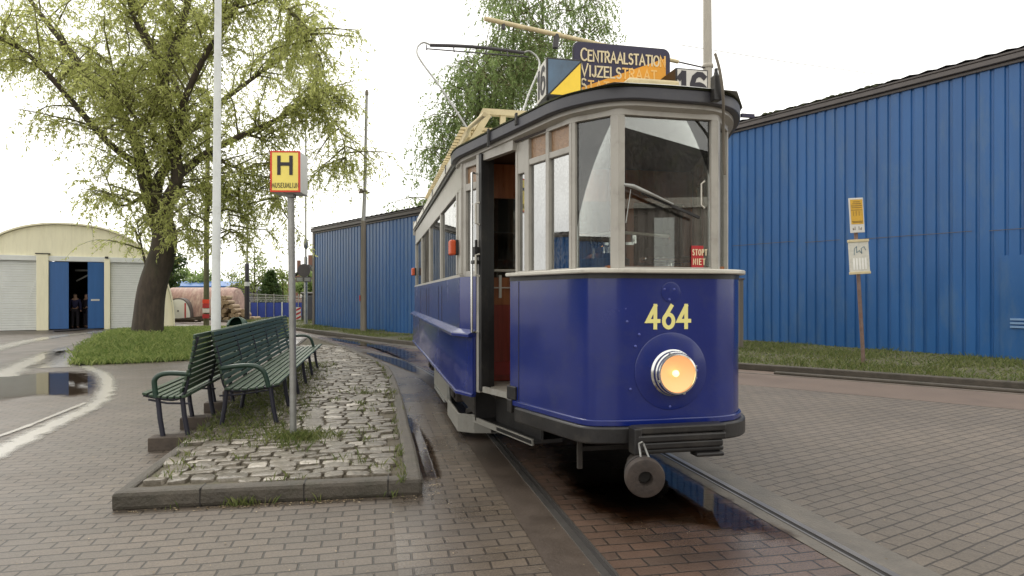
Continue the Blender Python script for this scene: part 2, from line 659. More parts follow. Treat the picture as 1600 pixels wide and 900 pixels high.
M['blue'] = pm('tram_blue', hexs(18, 35, 106), 0.24, var=0.14, scale=1.6, bump=0.06, bscale=5, dirt=hexs(52, 58, 96), dirt_amt=0.45, dscale=4, coat=0.35, spec=0.5)
M['cream'] = pm('tram_grey_paint', hexs(167, 163, 154), 0.36, var=0.07, scale=4, dirt=hexs(112, 104, 92), dirt_amt=0.4, dscale=7)
M['sillp'] = pm('tram_sill_paint', hexs(196, 192, 180), 0.34, var=0.06, scale=4, dirt=hexs(120, 112, 100), dirt_amt=0.35, dscale=9)
M['fascia'] = pm('tram_fascia', hexs(66, 66, 72), 0.42, var=0.12, scale=4, dirt=hexs(100, 98, 92), dirt_amt=0.35, dscale=6)
M['black'] = pm('black_paint', (0.014, 0.013, 0.013), 0.42, var=0.3, scale=5, dirt=(0.06, 0.052, 0.042), dirt_amt=0.5, dscale=6, bump=0.15, bscale=30)
M['under'] = pm('undergear', (0.022, 0.018, 0.015), 0.7, var=0.4, scale=6, dirt=(0.07, 0.05, 0.035), dirt_amt=0.6, dscale=5)
M['greym'] = pm('grey_lifeguard', (0.27, 0.26, 0.23), 0.55, var=0.2, scale=6, dirt=(0.09, 0.07, 0.05), dirt_amt=0.7, dscale=6)
M['roof'] = pm('tram_roof', (0.40, 0.41, 0.37), 0.3, var=0.15, scale=2, dirt=(0.2, 0.22, 0.15), dirt_amt=0.5, dscale=4)
M['creamwood'] = pm('cream_timber', hexs(205, 190, 150), 0.55, var=0.12, scale=4, dirt=hexs(140, 125, 95), dirt_amt=0.5, dscale=6)
M['chrome'] = pm('chrome', (0.72, 0.72, 0.70), 0.14, 1.0, var=0.1, scale=5)
M['steel'] = pm('galvanised', (0.33, 0.33, 0.31), 0.45, 0.5, var=0.2, scale=6, dirt=(0.16, 0.13, 0.1), dirt_amt=0.4, dscale=5)
M['wood'] = pm('varnished_wood', (0.26, 0.095, 0.035), 0.3, var=0.35, scale=4, stretch=(6, 6, 0.6), coat=0.4)
M['wood_red'] = pm('red_wood', (0.20, 0.036, 0.022), 0.35, var=0.3, scale=4, stretch=(6, 6, 0.6))
M['dark_in'] = pm('dark_interior', (0.035, 0.022, 0.016), 0.6, var=0.2)
M['floor_in'] = pm('platform_floor', (0.26, 0.24, 0.20), 0.6, var=0.25, scale=8)
M['glass'] = glass_mat('window_glass', (0.90, 0.92, 0.90), 1.95, 0.0, 0.012)
M['glass_side'] = glass_mat('side_glass', (0.5, 0.53, 0.53), 5.2, 0.0, 0.05)
M['glass_amber'] = pm('ribbed_amber_glass', hexs(150, 120, 92), 0.22, var=0.2, scale=30, bump=0.5, bscale=60)
M['orange'] = pm('orange_lens', (0.55, 0.075, 0.012), 0.2, var=0.1, coat=0.4)
M['lamp'] = glow_mat('headlamp_reflector', (0.80, 0.40, 0.17), 0.52)
M['bulb'] = glow_mat('headlamp_bulb', (1.0, 0.80, 0.40), 1.2)
M['warm'] = glow_mat('cabin_bulb', (1.0, 0.42, 0.10), 26.0)
M['num'] = pm('number_yellow', hexs(232, 222, 140), 0.5, var=0.05)
M['navy'] = pm('sign_navy', hexs(38, 32, 62), 0.4, var=0.1, scale=6)
M['ochre'] = pm('sign_ochre', hexs(226, 156, 34), 0.45, var=0.08, scale=6)
M['signcream'] = pm('sign_cream', hexs(222, 206, 168), 0.5, var=0.06)
M['signfade'] = pm('sign_cream_faded', hexs(236, 190, 110), 0.5, var=0.06)
M['signyel'] = pm('sign_yellow', hexs(246, 208, 62), 0.42, var=0.06, scale=8)
M['signwhite'] = pm('sign_white', (0.62, 0.60, 0.55), 0.5, var=0.08)
M['bluegreen'] = pm('route_glass_blue', hexs(62, 92, 118), 0.12, var=0.35, scale=3, coat=0.5)
M['red'] = pm('red_plate', hexs(170, 42, 46), 0.4, var=0.1)
M['redframe'] = pm('red_frame', hexs(214, 60, 30), 0.4, var=0.1)
M['signblack'] = pm('sign_black', (0.02, 0.017, 0.025), 0.5)
M['white'] = pm('white_paint', (0.62, 0.64, 0.62), 0.4, var=0.08, scale=3, dirt=(0.35, 0.35, 0.28), dirt_amt=0.4, dscale=4)
M['bench'] = pm('bench_green', hexs(52, 72, 52), 0.40, var=0.2, scale=6, dirt=hexs(105, 108, 96), dirt_amt=0.22, dscale=9, stretch=(1, .3, 1))
M['benchframe'] = pm('bench_frame', hexs(34, 58, 46), 0.36, var=0.2, dirt=(0.02, 0.02, 0.025), dirt_amt=0.5)
M['bench_leg'] = pm('bench_leg', (0.022, 0.022, 0.035), 0.45)
M['concrete'] = pm('sleeper', (0.075, 0.058, 0.045), 0.8, var=0.35, scale=8, bump=0.5)
M['blue_wall'] = pm('blue_cladding', hexs(40, 90, 146), 0.36, var=0.14, scale=1.2, stretch=(1, 1, 0.25), dirt=hexs(78, 106, 136), dirt_amt=0.6, dscale=2.6)
M['gutter'] = pm('gutter_grey', hexs(92, 86, 84), 0.5, var=0.15)
M['roofdk'] = pm('shed_roof', (0.045, 0.042, 0.04), 0.8, var=0.4, scale=6, dirt=(0.05, 0.06, 0.02), dirt_amt=0.6)
M['yellowwall'] = pm('cream_shed', hexs(238, 232, 202), 0.6, var=0.04, scale=3, stretch=(2, 2, 0.3), dirt=hexs(208, 200, 168), dirt_amt=0.5, dscale=2)
M['whitedoor'] = pm('roller_door', hexs(216, 218, 214), 0.55, var=0.06, scale=2)
M['bluedoor'] = pm('blue_door', hexs(52, 98, 156), 0.5, var=0.1, scale=2, stretch=(3, 3, 0.3))
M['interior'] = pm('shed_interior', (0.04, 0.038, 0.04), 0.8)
M['bark'] = pm('bark', (0.058, 0.044, 0.032), 0.9, var=0.45, scale=7, bump=1.0, bscale=18, stretch=(1, 1, 0.3), dirt=(0.05, 0.06, 0.025), dirt_amt=0.6, dscale=2)
M['twig'] = pm('twig', (0.13, 0.125, 0.05), 0.9)
M['leaf_w'] = leaf_mat('willow_leaves', (0.38, 0.42, 0.12), (0.64, 0.66, 0.26), 0.68)
M['leaf_p'] = leaf_mat('birch_leaves', (0.16, 0.24, 0.07), (0.32, 0.40, 0.16), 0.58)
M['leaf_d'] = leaf_mat('dark_leaves', (0.03, 0.065, 0.018), (0.08, 0.12, 0.03), 0.35)
M['leaf_y'] = leaf_mat('spring_leaves', (0.14, 0.20, 0.05), (0.28, 0.32, 0.10), 0.5)
M['mast'] = pm('mast_concrete', hexs(120, 112, 100), 0.6, var=0.2, scale=3, stretch=(2, 2, 0.3))
M['mossy'] = pm('mossy_pole', (0.10, 0.10, 0.05), 0.8, var=0.3)
M['rust'] = pm('rusty_pole', hexs(120, 100, 92), 0.6, var=0.3, scale=10, dirt=hexs(120, 70, 45), dirt_amt=0.7, dscale=8)
M['pink'] = pm('shelter_metal', hexs(158, 128, 118), 0.7, var=0.3, scale=3, stretch=(3, 1, 1), dirt=hexs(190, 178, 158), dirt_amt=0.8, dscale=1.5)
M['logend'] = pm('log_wood', hexs(150, 130, 105), 0.8, var=0.25, scale=8)
M['skin'] = pm('skin', (0.45, 0.27, 0.19), 0.5)
M['cloth_a'] = pm('navy_overall', (0.02, 0.02, 0.07), 0.8)
M['cloth_b'] = pm('dark_jacket', (0.025, 0.02, 0.03), 0.8)
M['bin'] = pm('bin_green', hexs(40, 66, 52), 0.35, var=0.15)
M['paper'] = pm('paper', (0.62, 0.60, 0.52), 0.6, var=0.1, scale=12, dirt=(0.3, 0.33, 0.3), dirt_amt=0.5, dscale=9)
M['wire'] = pm('wire', (0.05, 0.045, 0.05), 0.5)
M['brickred'] = pm('house_brick', (0.16, 0.08, 0.055), 0.8, var=0.2)
M['water'] = water_mat('puddle_water', (0.76, 0.62, 0.48))
M['water2'] = water_mat('puddle_water_pale', (0.66, 0.60, 0.54), 0.02)
M['fenceblue'] = pm('fence_blue', hexs(44, 66, 150), 0.5, var=0.1)
M['shed_back'] = pm('brown_cladding', (0.20, 0.17, 0.15), 0.6, var=0.15, stretch=(1, 1, .3))
M['leaf_dead'] = leaf_mat('dead_leaves', (0.07, 0.035, 0.018), (0.42, 0.34, 0.22), 0.1)

def cobble_material():
    m, N, L, B = new_mat('cobble_stone')
    geo = N.new('ShaderNodeNewGeometry')
    rp = N.new('ShaderNodeValToRGB')
    e = rp.color_ramp.elements
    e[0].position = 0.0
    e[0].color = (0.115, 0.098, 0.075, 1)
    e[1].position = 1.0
    e[1].color = (0.40, 0.36, 0.31, 1)  # the few palest stones have wet sky reflection put into their colour
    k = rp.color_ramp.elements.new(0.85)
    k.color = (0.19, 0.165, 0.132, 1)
    L.new(geo.outputs['Random Per Island'], rp.inputs[0])
    tc = N.new('ShaderNodeTexCoord')
    n = N.new('ShaderNodeTexNoise')
    n.inputs['Scale'].default_value = 28
    n.inputs['Detail'].default_value = 6
    L.new(tc.outputs['Object'], n.inputs['Vector'])
    r2 = N.new('ShaderNodeValToRGB')
    r2.color_ramp.elements[0].position = 0.3
    r2.color_ramp.elements[0].color = (0.6, 0.6, 0.55, 1)
    r2.color_ramp.elements[1].position = 0.7
    r2.color_ramp.elements[1].color = (1.25, 1.25, 1.25, 1)
    L.new(n.outputs['Fac'], r2.inputs[0])
    mu = N.new('ShaderNodeMixRGB')
    mu.blend_type = 'MULTIPLY'
    mu.inputs['Fac'].default_value = 1
    L.new(rp.outputs[0], mu.inputs['Color1'])
    L.new(r2.outputs[0], mu.inputs['Color2'])
    L.new(mu.outputs[0], B.inputs['Base Color'])
    B.inputs['Roughness'].default_value = 0.40
    B.inputs['Specular IOR Level'].default_value = 0.45
    bp = N.new('ShaderNodeBump')
    bp.inputs['Strength'].default_value = 0.9
    bp.inputs['Distance'].default_value = 0.010
    L.new(n.outputs['Fac'], bp.inputs['Height'])
    L.new(bp.outputs[0], B.inputs['Normal'])
    return m
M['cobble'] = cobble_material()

# ------------------------------------------------------------------ lettering: strokes on a unit grid
def arc(cx, cy, rx, ry, a0, a1, n=10):
    return [(cx + rx * math.cos(R(a0 + (a1 - a0) * i / n)), cy + ry * math.sin(R(a0 + (a1 - a0) * i / n))) for i in range(n + 1)]

GL = {
    'A': (0.66, [[(0, 0), (0.33, 1), (0.66, 0)], [(0.12, 0.34), (0.54, 0.34)]]),
    'C': (0.62, [arc(0.36, 0.5, 0.36, 0.5, 50, 310, 16)]),
    'E': (0.46, [[(0.46, 1), (0, 1), (0, 0), (0.46, 0)], [(0, 0.55), (0.38, 0.55)]]),
    'H': (0.56, [[(0, 0), (0, 1)], [(0.56, 0), (0.56, 1)], [(0, 0.58), (0.56, 0.58)]]),
    'I': (0.06, [[(0.03, 0), (0.03, 1)]]),
    'J': (0.34, [[(0.34, 1), (0.34, 0.2)] + arc(0.17, 0.2, 0.17, 0.2, 0, -170, 8)]),
    'L': (0.42, [[(0, 1), (0, 0), (0.42, 0)]]),
    'M': (0.72, [[(0, 0), (0.08, 1), (0.36, 0.2), (0.64, 1), (0.72, 0)]]),
    'N': (0.58, [[(0, 0), (0, 1), (0.58, 0), (0.58, 1)]]),
    'O': (0.7, [arc(0.35, 0.5, 0.35, 0.5, 90, 450, 22)]),
    'P': (0.48, [[(0, 0), (0, 1), (0.24, 1)] + arc(0.24, 0.76, 0.24, 0.24, 90, -90, 8) + [(0, 0.52)]]),
    'R': (0.52, [[(0, 0), (0, 1), (0.24, 1)] + arc(0.24, 0.76, 0.24, 0.24, 90, -90, 8) + [(0, 0.52)], [(0.22, 0.52), (0.52, 0)]]),
    'S': (0.48, [arc(0.24, 0.76, 0.22, 0.24, 40, 270, 12) + arc(0.24, 0.26, 0.24, 0.26, 90, -140, 12)]),
    'T': (0.52, [[(0, 1), (0.52, 1)], [(0.26, 1), (0.26, 0)]]),
    'U': (0.56, [[(0, 1), (0, 0.28)] + arc(0.28, 0.28, 0.28, 0.28, 180, 360, 10) + [(0.56, 1)]]),
    'V': (0.62, [[(0, 1), (0.31, 0), (0.62, 1)]]),
    'Z': (0.54, [[(0, 1), (0.54, 1), (0, 0), (0.54, 0)]]),
    '1': (0.26, [[(0, 0.78), (0.2, 1), (0.2, 0)]]),
    '4': (0.66, [[(0.46, 0), (0.46, 1)], [(0.46, 0.98), (0, 0.3), (0.66, 0.3)]]),
    '6': (0.58, [arc(0.29, 0.30, 0.29, 0.30, 90, 450, 22), [(0.46, 0.98), (0.06, 0.46)]]),
    'i': (0.24, [[(0.02, 0.80), (0.13, 0.93)], [(0.2, 1), (0.2, 0)]]),
    'b': (0.58, [arc(0.29, 0.29, 0.29, 0.29, 90, 450, 22), [(0.50, 0.90), (0.40, 0.985), (0.24, 0.985), (0.09, 0.86), (0.015, 0.62), (0.0, 0.32)]]),
    ' ': (0.3, []),
    '.': (0.06, [[(0.0, 0), (0.05, 0.0)]]),
}

def lettering(mb, text, O, ex, ez, h, t, gap=0.2, mi=0, caps=1.0, flat=0.0025, centre=False, squeeze=1.0, colour_of=None):
    """raised painted strokes on the plane through O spanned by ex, ez"""
    O, ex, ez = Vector(O), Vector(ex).normalized(), Vector(ez).normalized()
    ny = ex.cross(ez)
    widths = []
    for i, c in enumerate(text):
        s = h * (caps if i == 0 else 1)
        widths.append((GL[c][0] * squeeze * s, s))
    total = sum(w for w, _ in widths) + gap * h * (len(text) - 1)
    x = -total / 2 if centre else 0.0
    for (w, s), c in zip(widths, text):
        for k, st in enumerate(GL[c][1]):
            pts = [Vector((x + a * s * squeeze, b * s, 0)) for a, b in st]
            n = len(pts)
            closed = (pts[0] - pts[-1]).length < 1e-4
            left, right = [], []
            for i in range(n):
                e0 = (pts[i] - pts[i - 1]) if i > 0 else ((pts[0] - pts[-2]) if closed else pts[1] - pts[0])
                e1 = (pts[i + 1] - pts[i]) if i < n - 1 else ((pts[1] - pts[0]) if closed else pts[-1] - pts[-2])
                e0, e1 = e0.normalized(), e1.normalized()
                n0, n1 = Vector((-e0.y, e0.x, 0)), Vector((-e1.y, e1.x, 0))
                mm = n0 + n1
                if mm.length < 1e-3:
                    mm = n0
                mm.normalize()
                d = t / 2 / max(0.45, mm.dot(n0))
                q = pts[i]
                if not closed and i == 0:
                    q = q - e1 * t * 0.45
                if not closed and i == n - 1:
                    q = q + e0 * t * 0.45
                left.append(q + mm * d)
                right.append(q - mm * d)
            f = flat * (1 + 0.3 * k)
            vs, fs = [], []
            for hgt in (f, -0.002):
                for p in left + right:
                    vs.append(O + ex * p.x + ez * p.y + ny * hgt)
            for i in range(n - 1):
                fs.append((i, i + 1, n + i + 1, n + i))
                fs.append((2 * n + i, 2 * n + i + 1, i + 1, i))
                fs.append((3 * n + i, 3 * n + i + 1, n + i + 1, n + i))
            fs += [(0, n, 3 * n, 2 * n), (n - 1, 3 * n - 1, 4 * n - 1, 2 * n - 1)]
            ci = colour_of(x + w / 2, st) if colour_of else mi
            mb.add(vs, fs, ci)
        x += w + gap * h
    return total

# ================================================================== SETTING: ground, paving, track
def sheet(name, poly, z, mat):
    mb = MB()
    mb.add([(x, y, z) for x, y in poly], [tuple(range(len(poly)))])
    return struct(mb.build(name, mat))

def grid_sheet(name, x0, x1, y0, y1, z, mat, n=2):
    return sheet(name, [(x0, y0), (x1, y0), (x1, y1), (x0, y1)], z, mat)

grid_sheet('ground', -600, 600, -300, 900, 0.0, M['ground'])

# track centreline: straight under the tram, then bending left
def centre_line():
    pts = []
    s = -9.0
    while s < 5.0:
        pts.append((s, 0.0))
        s += 0.5
    R0 = 27.0
    n = 44
    for i in range(n + 1):
        a = i / n * 1.15
        pts.append((5.0 + R0 * math.sin(a), -R0 * (1 - math.cos(a))))
    return [(F0.x + RX * w + DX * a, F0.y + RY * w + DY * a) for a, w in pts]
CL = centre_line()
def strip_poly(o_l, o_r, line=None):
    line = line or CL
    a, b = offset(line, o_l), offset(line, o_r)
    return a, b
def track_strip(name, o_l, o_r, z, mat, z2=None):
    a, b = strip_poly(o_l, o_r)
    n = len(a)
    mb = MB()
    mb.add([(x, y, z) for x, y in a] + [(x, y, z) for x, y in b], [(i, i + 1, n + i + 1, n + i) for i in range(n - 1)])
    return struct(mb.build(name, mat))
track_strip('track_paving', -0.70, 0.70, 0.010, M['pave_red'])
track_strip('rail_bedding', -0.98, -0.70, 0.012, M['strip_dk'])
track_strip('wet_paving', -1.75, -0.98, 0.009, M['pave_wet'])
track_strip('rail_margin', 0.70, 0.96, 0.012, M['strip'])
track_strip('rail_margin', 0.55, 0.70, 0.013, M['strip'])
for sgn in (-1, 1):
    c = sgn * 0.7175
    for nm, a, b, z0, z1, mt in (('rail', c - 0.022, c + 0.022, 0.0, 0.019, 'rail'), ('rail_groove', c + 0.022, c + 0.052, 0.0, 0.0145, 'groove'), ('rail_lip', c + 0.052, c + 0.068, 0.0, 0.017, 'rail')):
        if sgn == 1:
            a, b = 2 * c - b, 2 * c - a
        mb = MB()
        mb.ribbon(CL, z0, z1, b, a)
        struct(mb.build(nm, M[mt]))

# two paved yards either side of the track
lf = offset(CL, -1.70)
rt = offset(CL, 0.95)
left_poly = [(x, y) for x, y in lf if y < 27]
sheet('brick_paving', left_poly[:1] + left_poly[1:] + [(-18, 30), (-22, 20), (-22, -6)], 0.004, M['pave_a'])

KERB = [(-24, 46), (-14.5, 33.2), (-8.6, 25.9), (-2.77, 18.2), (0.6, 15.4), (4.45, 12.45), (7.68, 9.75), (11, 6.9), (17, 2.2), (26, -6)]
KERB = [(p.x, p.y) for p in smooth_path([Vector((x, y, 0)) for x, y in KERB], 6)]
kerb_in = offset(KERB, 0.30)
road_out = offset(KERB, 2.1)
right_poly = [(x, y) for x, y in rt if y < 17.2] + [(x, y) for x, y in road_out if y < 16.0 and x > -4]
sheet('brick_paving', right_poly + [(26, -9), (5, -9)], 0.004, M['pave_b'])
n = len(KERB)
mb = MB()
mb.add([(x, y, 0.006) for x, y in KERB] + [(x, y, 0.006) for x, y in offset(KERB, 2.12)], [(i, i + 1, n + i + 1, n + i) for i in range(n - 1)])
struct(mb.build('road', M['road']))
mb = MB()
mb.ribbon(KERB, 0.0, 0.125, 0.0, -0.14)
struct(mb.build('kerb', M['kerb'], bevel=0.02))
lowk = [p for p in KERB if p[0] > 4.7]
mb = MB()
mb.ribbon(offset(lowk, 0.34), 0.0, 0.055, 0.06, -0.06)
struct(mb.build('kerb_ridge', M['kerb'], bevel=0.02))
mb = MB()
mb.ribbon(offset(KERB, 0.52), 0.0, 0.012, 0.03, -0.03)
struct(mb.build('road_edging', M['strip']))

# verge: gently sloping soil from the kerb to the walls
vo = offset(KERB, -0.13)
vi = offset(KERB, -7.5)
mb = MB()
mb.add([(x, y, 0.11) for x, y in vo] + [(x, y, 0.24) for x, y in vi], [(i, i + 1, n + i + 1, n + i) for i in range(n - 1)])
struct(mb.build('verge', pm('verge_soil', (0.085, 0.078, 0.040), 0.9, var=0.4, scale=5, bump=0.9, bscale=30, dirt=(0.075, 0.10, 0.03), dirt_amt=0.9, dscale=1.6)))

def blades(name, pts, hmin, hmax, mat, wid=0.012, lean=0.5, parent=None):
    """pts (n,3): one curved blade (a quad) each"""
    pts = np.asarray(pts, dtype=float)
    n = len(pts)
    h = RNG.uniform(hmin, hmax, n)
    a = RNG.uniform(0, 2 * np.pi, n)
    b = RNG.uniform(0, 2 * np.pi, n)
    l = RNG.uniform(0.05, lean, n) * h
    w = wid * RNG.uniform(0.6, 1.4, n)
    d = np.stack([np.cos(a), np.sin(a), np.zeros(n)], 1)
    s = np.stack([np.cos(b), np.sin(b), np.zeros(n)], 1)
    z = np.array([0, 0, 1.0])
    base = pts
    mid = pts + d * (l * 0.35)[:, None] + z * (h * 0.6)[:, None]
    tip = pts + d * l[:, None] + z * h[:, None]
    V = np.stack([base - s * (w / 2)[:, None], base + s * (w / 2)[:, None], mid + s * (w * 0.4)[:, None], tip], 1)
    return quads_mesh(name, V, mat, parent)

def scatter_between(lineA, lineB, count, f0=0.0, f1=1.0, zA=0.0, zB=0.0, clump=0.0, xr=None):
    A, B = np.array(lineA, float), np.array(lineB, float)
    seg = np.linalg.norm(np.diff(A, axis=0), axis=1)
    cum = np.concatenate([[0], np.cumsum(seg)])
    out = []
    while len(out) < count:
        s = RNG.uniform(0, cum[-1])
        i = min(np.searchsorted(cum, s) - 1, len(seg) - 1)
        i = max(i, 0)
        t = (s - cum[i]) / seg[i]
        f = RNG.uniform(f0, f1)
        pa, pb = A[i] * (1 - t) + A[i + 1] * t, B[i] * (1 - t) + B[i + 1] * t
        p = pa * (1 - f) + pb * f
        if xr and not (xr[0] < p[0] < xr[1]):
            continue
        if clump:
            v = math.sin(p[0] * 2.1 + 1.3 * math.sin(p[1] * 1.7)) + math.sin(p[1] * 2.7 + 2 * math.sin(p[0] * 1.1))
            if v < RNG.uniform(-1.6, 1.2) * clump:
                continue
        out.append((p[0], p[1], zA * (1 - f) + zB * f))
    return out
o = blades('verge_grass', scatter_between(vo, offset(KERB, -5.0), 42000, 0.0, 1, 0.11, 0.19, 0.28, (-14, 12)), 0.02, 0.11, M['grass_dry'], 0.012, 1.0)
stuff(o, 'thin dry grass on the strip along the blue walls', 'grass')
o = blades('verge_weeds', scatter_between(vo, offset(KERB, -5.0), 30000, 0.0, 1, 0.11, 0.19, 0.0, (-2, 12)), 0.012, 0.05, M['grass_dry'], 0.022, 1.6)
stuff(o, 'low weeds covering the bare soil along the tall blue shed', 'weeds')

# ------------------------------------------------------------------ island with cobbles
isl_r = [(-0.64, 4.60), (-0.84, 5.6), (-1.06, 6.6), (-1.37, 8.09), (-1.98, 10.75), (-2.46, 12.4), (-3.32, 14.4), (-4.27, 16.55), (-5.3, 18.6), (-6.4, 20.6)]
isl_r = [(p.x, p.y) for p in smooth_path([Vector((x, y, 0)) for x, y in isl_r], 4)]
isl_l = [(-2.67, 4.26), (-2.98, 5.75), (-3.35, 7.4), (-3.9, 9.6), (-4.5, 12.0), (-5.2, 14.8), (-5.9, 17.5), (-6.5, 20.0)]
isl_poly = isl_r + [(-6.45, 20.8)] + isl_l[::-1]
# kerb: runs up the right side and across the near end
kp = [isl_l[0]] + isl_r
mb = MB()
mb.ribbon(kp, 0.0, 0.128, 0.0, -0.13)
ik = mb.build('island_kerb', M['kerb'], bevel=0.03)
struct(ik)
for t in (0.27, 0.60, 0.88):
    mb = MB()
    x, y = -2.67 + t * 2.03, 4.26 + t * 0.34
    mb.frame((x, y, 0), (0.986, 0.165, 0), (-0.165, 0.986, 0), (0, 0, 1), -0.004, 0.004, -0.0015, 0.128, 0.0, 0.1295)
    mb.build('kerb_joint', M['groove'], ik)
mb = MB()
mb.ribbon(isl_l, 0.0, 0.118, 0.09, -0.0)
struct(mb.build('island_edging', M['kerb'], bevel=0.02))
mb = MB()
inner = isl_poly
mb.add([(x, y, 0.098) for x, y in inner], [tuple(range(len(inner)))])
struct(mb.build('island_ground', M['soil']))

def point_in(poly, x, y):
    c = False
    j = len(poly) - 1
    for i in range(len(poly)):
        xi, yi = poly[i]
        xj, yj = poly[j]
        if (yi > y) != (yj > y) and x < (xj - xi) * (y - yi) / (yj - yi) + xi:
            c = not c
        j = i
    return c
def edge_dist(path, x, y):
    best = 9
    for i in range(len(path) - 1):
        a, b = Vector(path[i]), Vector(path[i + 1])
        p = Vector((x, y))
        t = max(0, min(1, (p - a).dot(b - a) / (b - a).length_squared))
        best = min(best, (p - (a + (b - a) * t)).length)
    return best

mb = MB()
row = 0.0
kerb_line = [isl_l[0]] + isl_r
b_off = 4.2
while b_off < 17.5:
    rh = random.uniform(0.105, 0.135)
    a_off = -2.2 + random.uniform(0, 0.2)
    while a_off < 3.2:
        L_ = random.uniform(0.15, 0.25)
        cx = -1.7 + RX * (a_off + L_ / 2) + DX * (b_off + rh / 2 - 4.2) 
        cy = 4.2 + RY * (a_off + L_ / 2) + DY * (b_off + rh / 2 - 4.2)
        a_off += L_
        if not point_in(isl_poly, cx, cy):
            continue
        if edge_dist(kerb_line, cx, cy) < 0.19 or edge_dist(isl_l, cx, cy) < 0.10:
            continue
        hw, hd = L_ / 2 - 0.007, rh / 2 - 0.006
        top = 0.128 + random.uniform(-0.006, 0.007)
        tx, ty = random.uniform(-0.006, 0.006), random.uniform(-0.008, 0.008)
        rot = random.uniform(-0.06, 0.06)
        ca, sa = math.cos(rot), math.sin(rot)
        vs = []
        for (k, zz) in ((1.0, 0.09), (1.0, top - 0.012), (0.96, top - 0.004), (0.86, top)):
            for q in range(10):
                an = 2 * math.pi * q / 10 + 0.3
                e = 0.42
                ux = math.copysign(abs(math.cos(an)) ** e, math.cos(an)) * hw * (k if k < 1 else 1)
                uy = math.copysign(abs(math.sin(an)) ** e, math.sin(an)) * hd * (k if k < 1 else 1)
                ux, uy = ux * ca - uy * sa, ux * sa + uy * ca
                vs.append((cx + RX * ux + DX * uy, cy + RY * ux + DY * uy, zz + tx * ux / hw + ty * uy / hd * (1 if zz > 0.1 else 0)))
        fs = []
        for lv in range(3):
            for q in range(10):
                fs.append((lv * 10 + q, lv * 10 + (q + 1) % 10, lv * 10 + 10 + (q + 1) % 10, lv * 10 + 10 + q))
        fs.append(tuple(30 + q for q in range(10)))
        mb.add(vs, fs)
    b_off += rh
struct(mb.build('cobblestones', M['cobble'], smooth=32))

# grass growing on the island: under the benches, round the sign pole and in joints
pts = []
BO = Vector((-3.08, 6.6, 0))          # bench axis origin
def bench_w(x, y, z=0.0):
    return Vector((BO.x + RX * x + DX * y, BO.y + RY * x + DY * y, z))
while len(pts) < 9000:
    x, y = RNG.uniform(-0.25, 0.95), RNG.uniform(-0.9, 6.0)
    if RNG.uniform() > math.exp(-((x - 0.25) / 0.42) ** 2):
        continue
    p = bench_w(x, y, 0.10)
    if point_in(isl_poly, p.x, p.y):
        pts.append(p[:])
for k in range(1100):
    r = abs(RNG.normal(0, 0.13)) + 0.03
    a = RNG.uniform(0, 6.28)
    pts.append((-2.02 + r * math.cos(a) * 1.5 + 0.05, 5.93 + r * math.sin(a) - 0.03, 0.12))
for k in range(90):
    cx, cy = RNG.uniform(-2.9, -0.9), RNG.uniform(4.5, 9.5)
    if not point_in(isl_poly, cx, cy):
        continue
    for q in range(int(RNG.integers(4, 22))):
        pts.append((cx + RNG.normal(0, 0.05), cy + RNG.normal(0, 0.03), 0.115))
for k in range(14):
    t = RNG.uniform(0.02, 0.98) if k > 5 else RNG.normal(0.40, 0.04)
    cx, cy = -2.67 + t * 2.03, 4.26 + t * 0.34 - 0.015
    for q in range(int(RNG.integers(2, 8 if k > 5 else 26))):
        pts.append((cx + RNG.normal(0, 0.035), cy - abs(RNG.normal(0, 0.012)), 0.003))
for k in range(60):
    i_ = int(RNG.integers(0, 22))
    p_ = isl_r[i_]
    for q in range(int(RNG.integers(2, 9))):
        pts.append((p_[0] - 0.15 + RNG.normal(0, 0.015), p_[1] + RNG.normal(0, 0.05), 0.105))
o = blades('island_grass', pts, 0.02, 0.085, M['grass_dry'], 0.006, 0.9)
stuff(o, 'weedy grass between the cobbles and under the benches', 'grass')

# dead leaves swept against the kerb, and specks over the yard
V = []
def flat_leaf(x, y, z, s):
    a = RNG.uniform(0, 6.28)
    c, sn = math.cos(a) * s, math.sin(a) * s
    V.append([(x - c, y - sn, z), (x + sn * 0.45, y - c * 0.45, z + s * 0.3), (x + c, y + sn, z + s * 0.15), (x - sn * 0.45, y + c * 0.45, z + s * 0.1)])
for k in range(420):
    t = RNG.uniform(0.02, 0.98)
    x, y = -2.67 + t * 2.03, 4.26 + t * 0.34
    d = abs(RNG.normal(0, 0.035)) + 0.012
    if 0.25 < t < 0.8 or RNG.uniform() < 0.3:
        flat_leaf(x + 0.16 * d, y - d, 0.008, RNG.uniform(0.004, 0.014))
for k in range(180):
    s = RNG.uniform(4.7, 12)
    i = min(int((s - 4.6) / 16 * len(isl_r)), len(isl_r) - 2)
    p = isl_r[i]
    flat_leaf(p[0] + abs(RNG.normal(0, 0.05)) + 0.02 + RNG.uniform(0, .05), p[1] + RNG.uniform(-.3, .3), 0.014, RNG.uniform(0.005, 0.015))
for k in range(1900):
    y = 2.3 + 11 * RNG.uniform() ** 1.7
    x = RNG.uniform(-0.95, 0.95) * y
    flat_leaf(x, y, 0.012, RNG.uniform(0.003, 0.007) if k % 4 else RNG.uniform(0.006, 0.012))
o = quads_mesh('dead_leaves', np.array(V), M['leaf_dead'])
stuff(o, 'brown dead leaves and specks scattered over the paving', 'leaf litter')
V = None

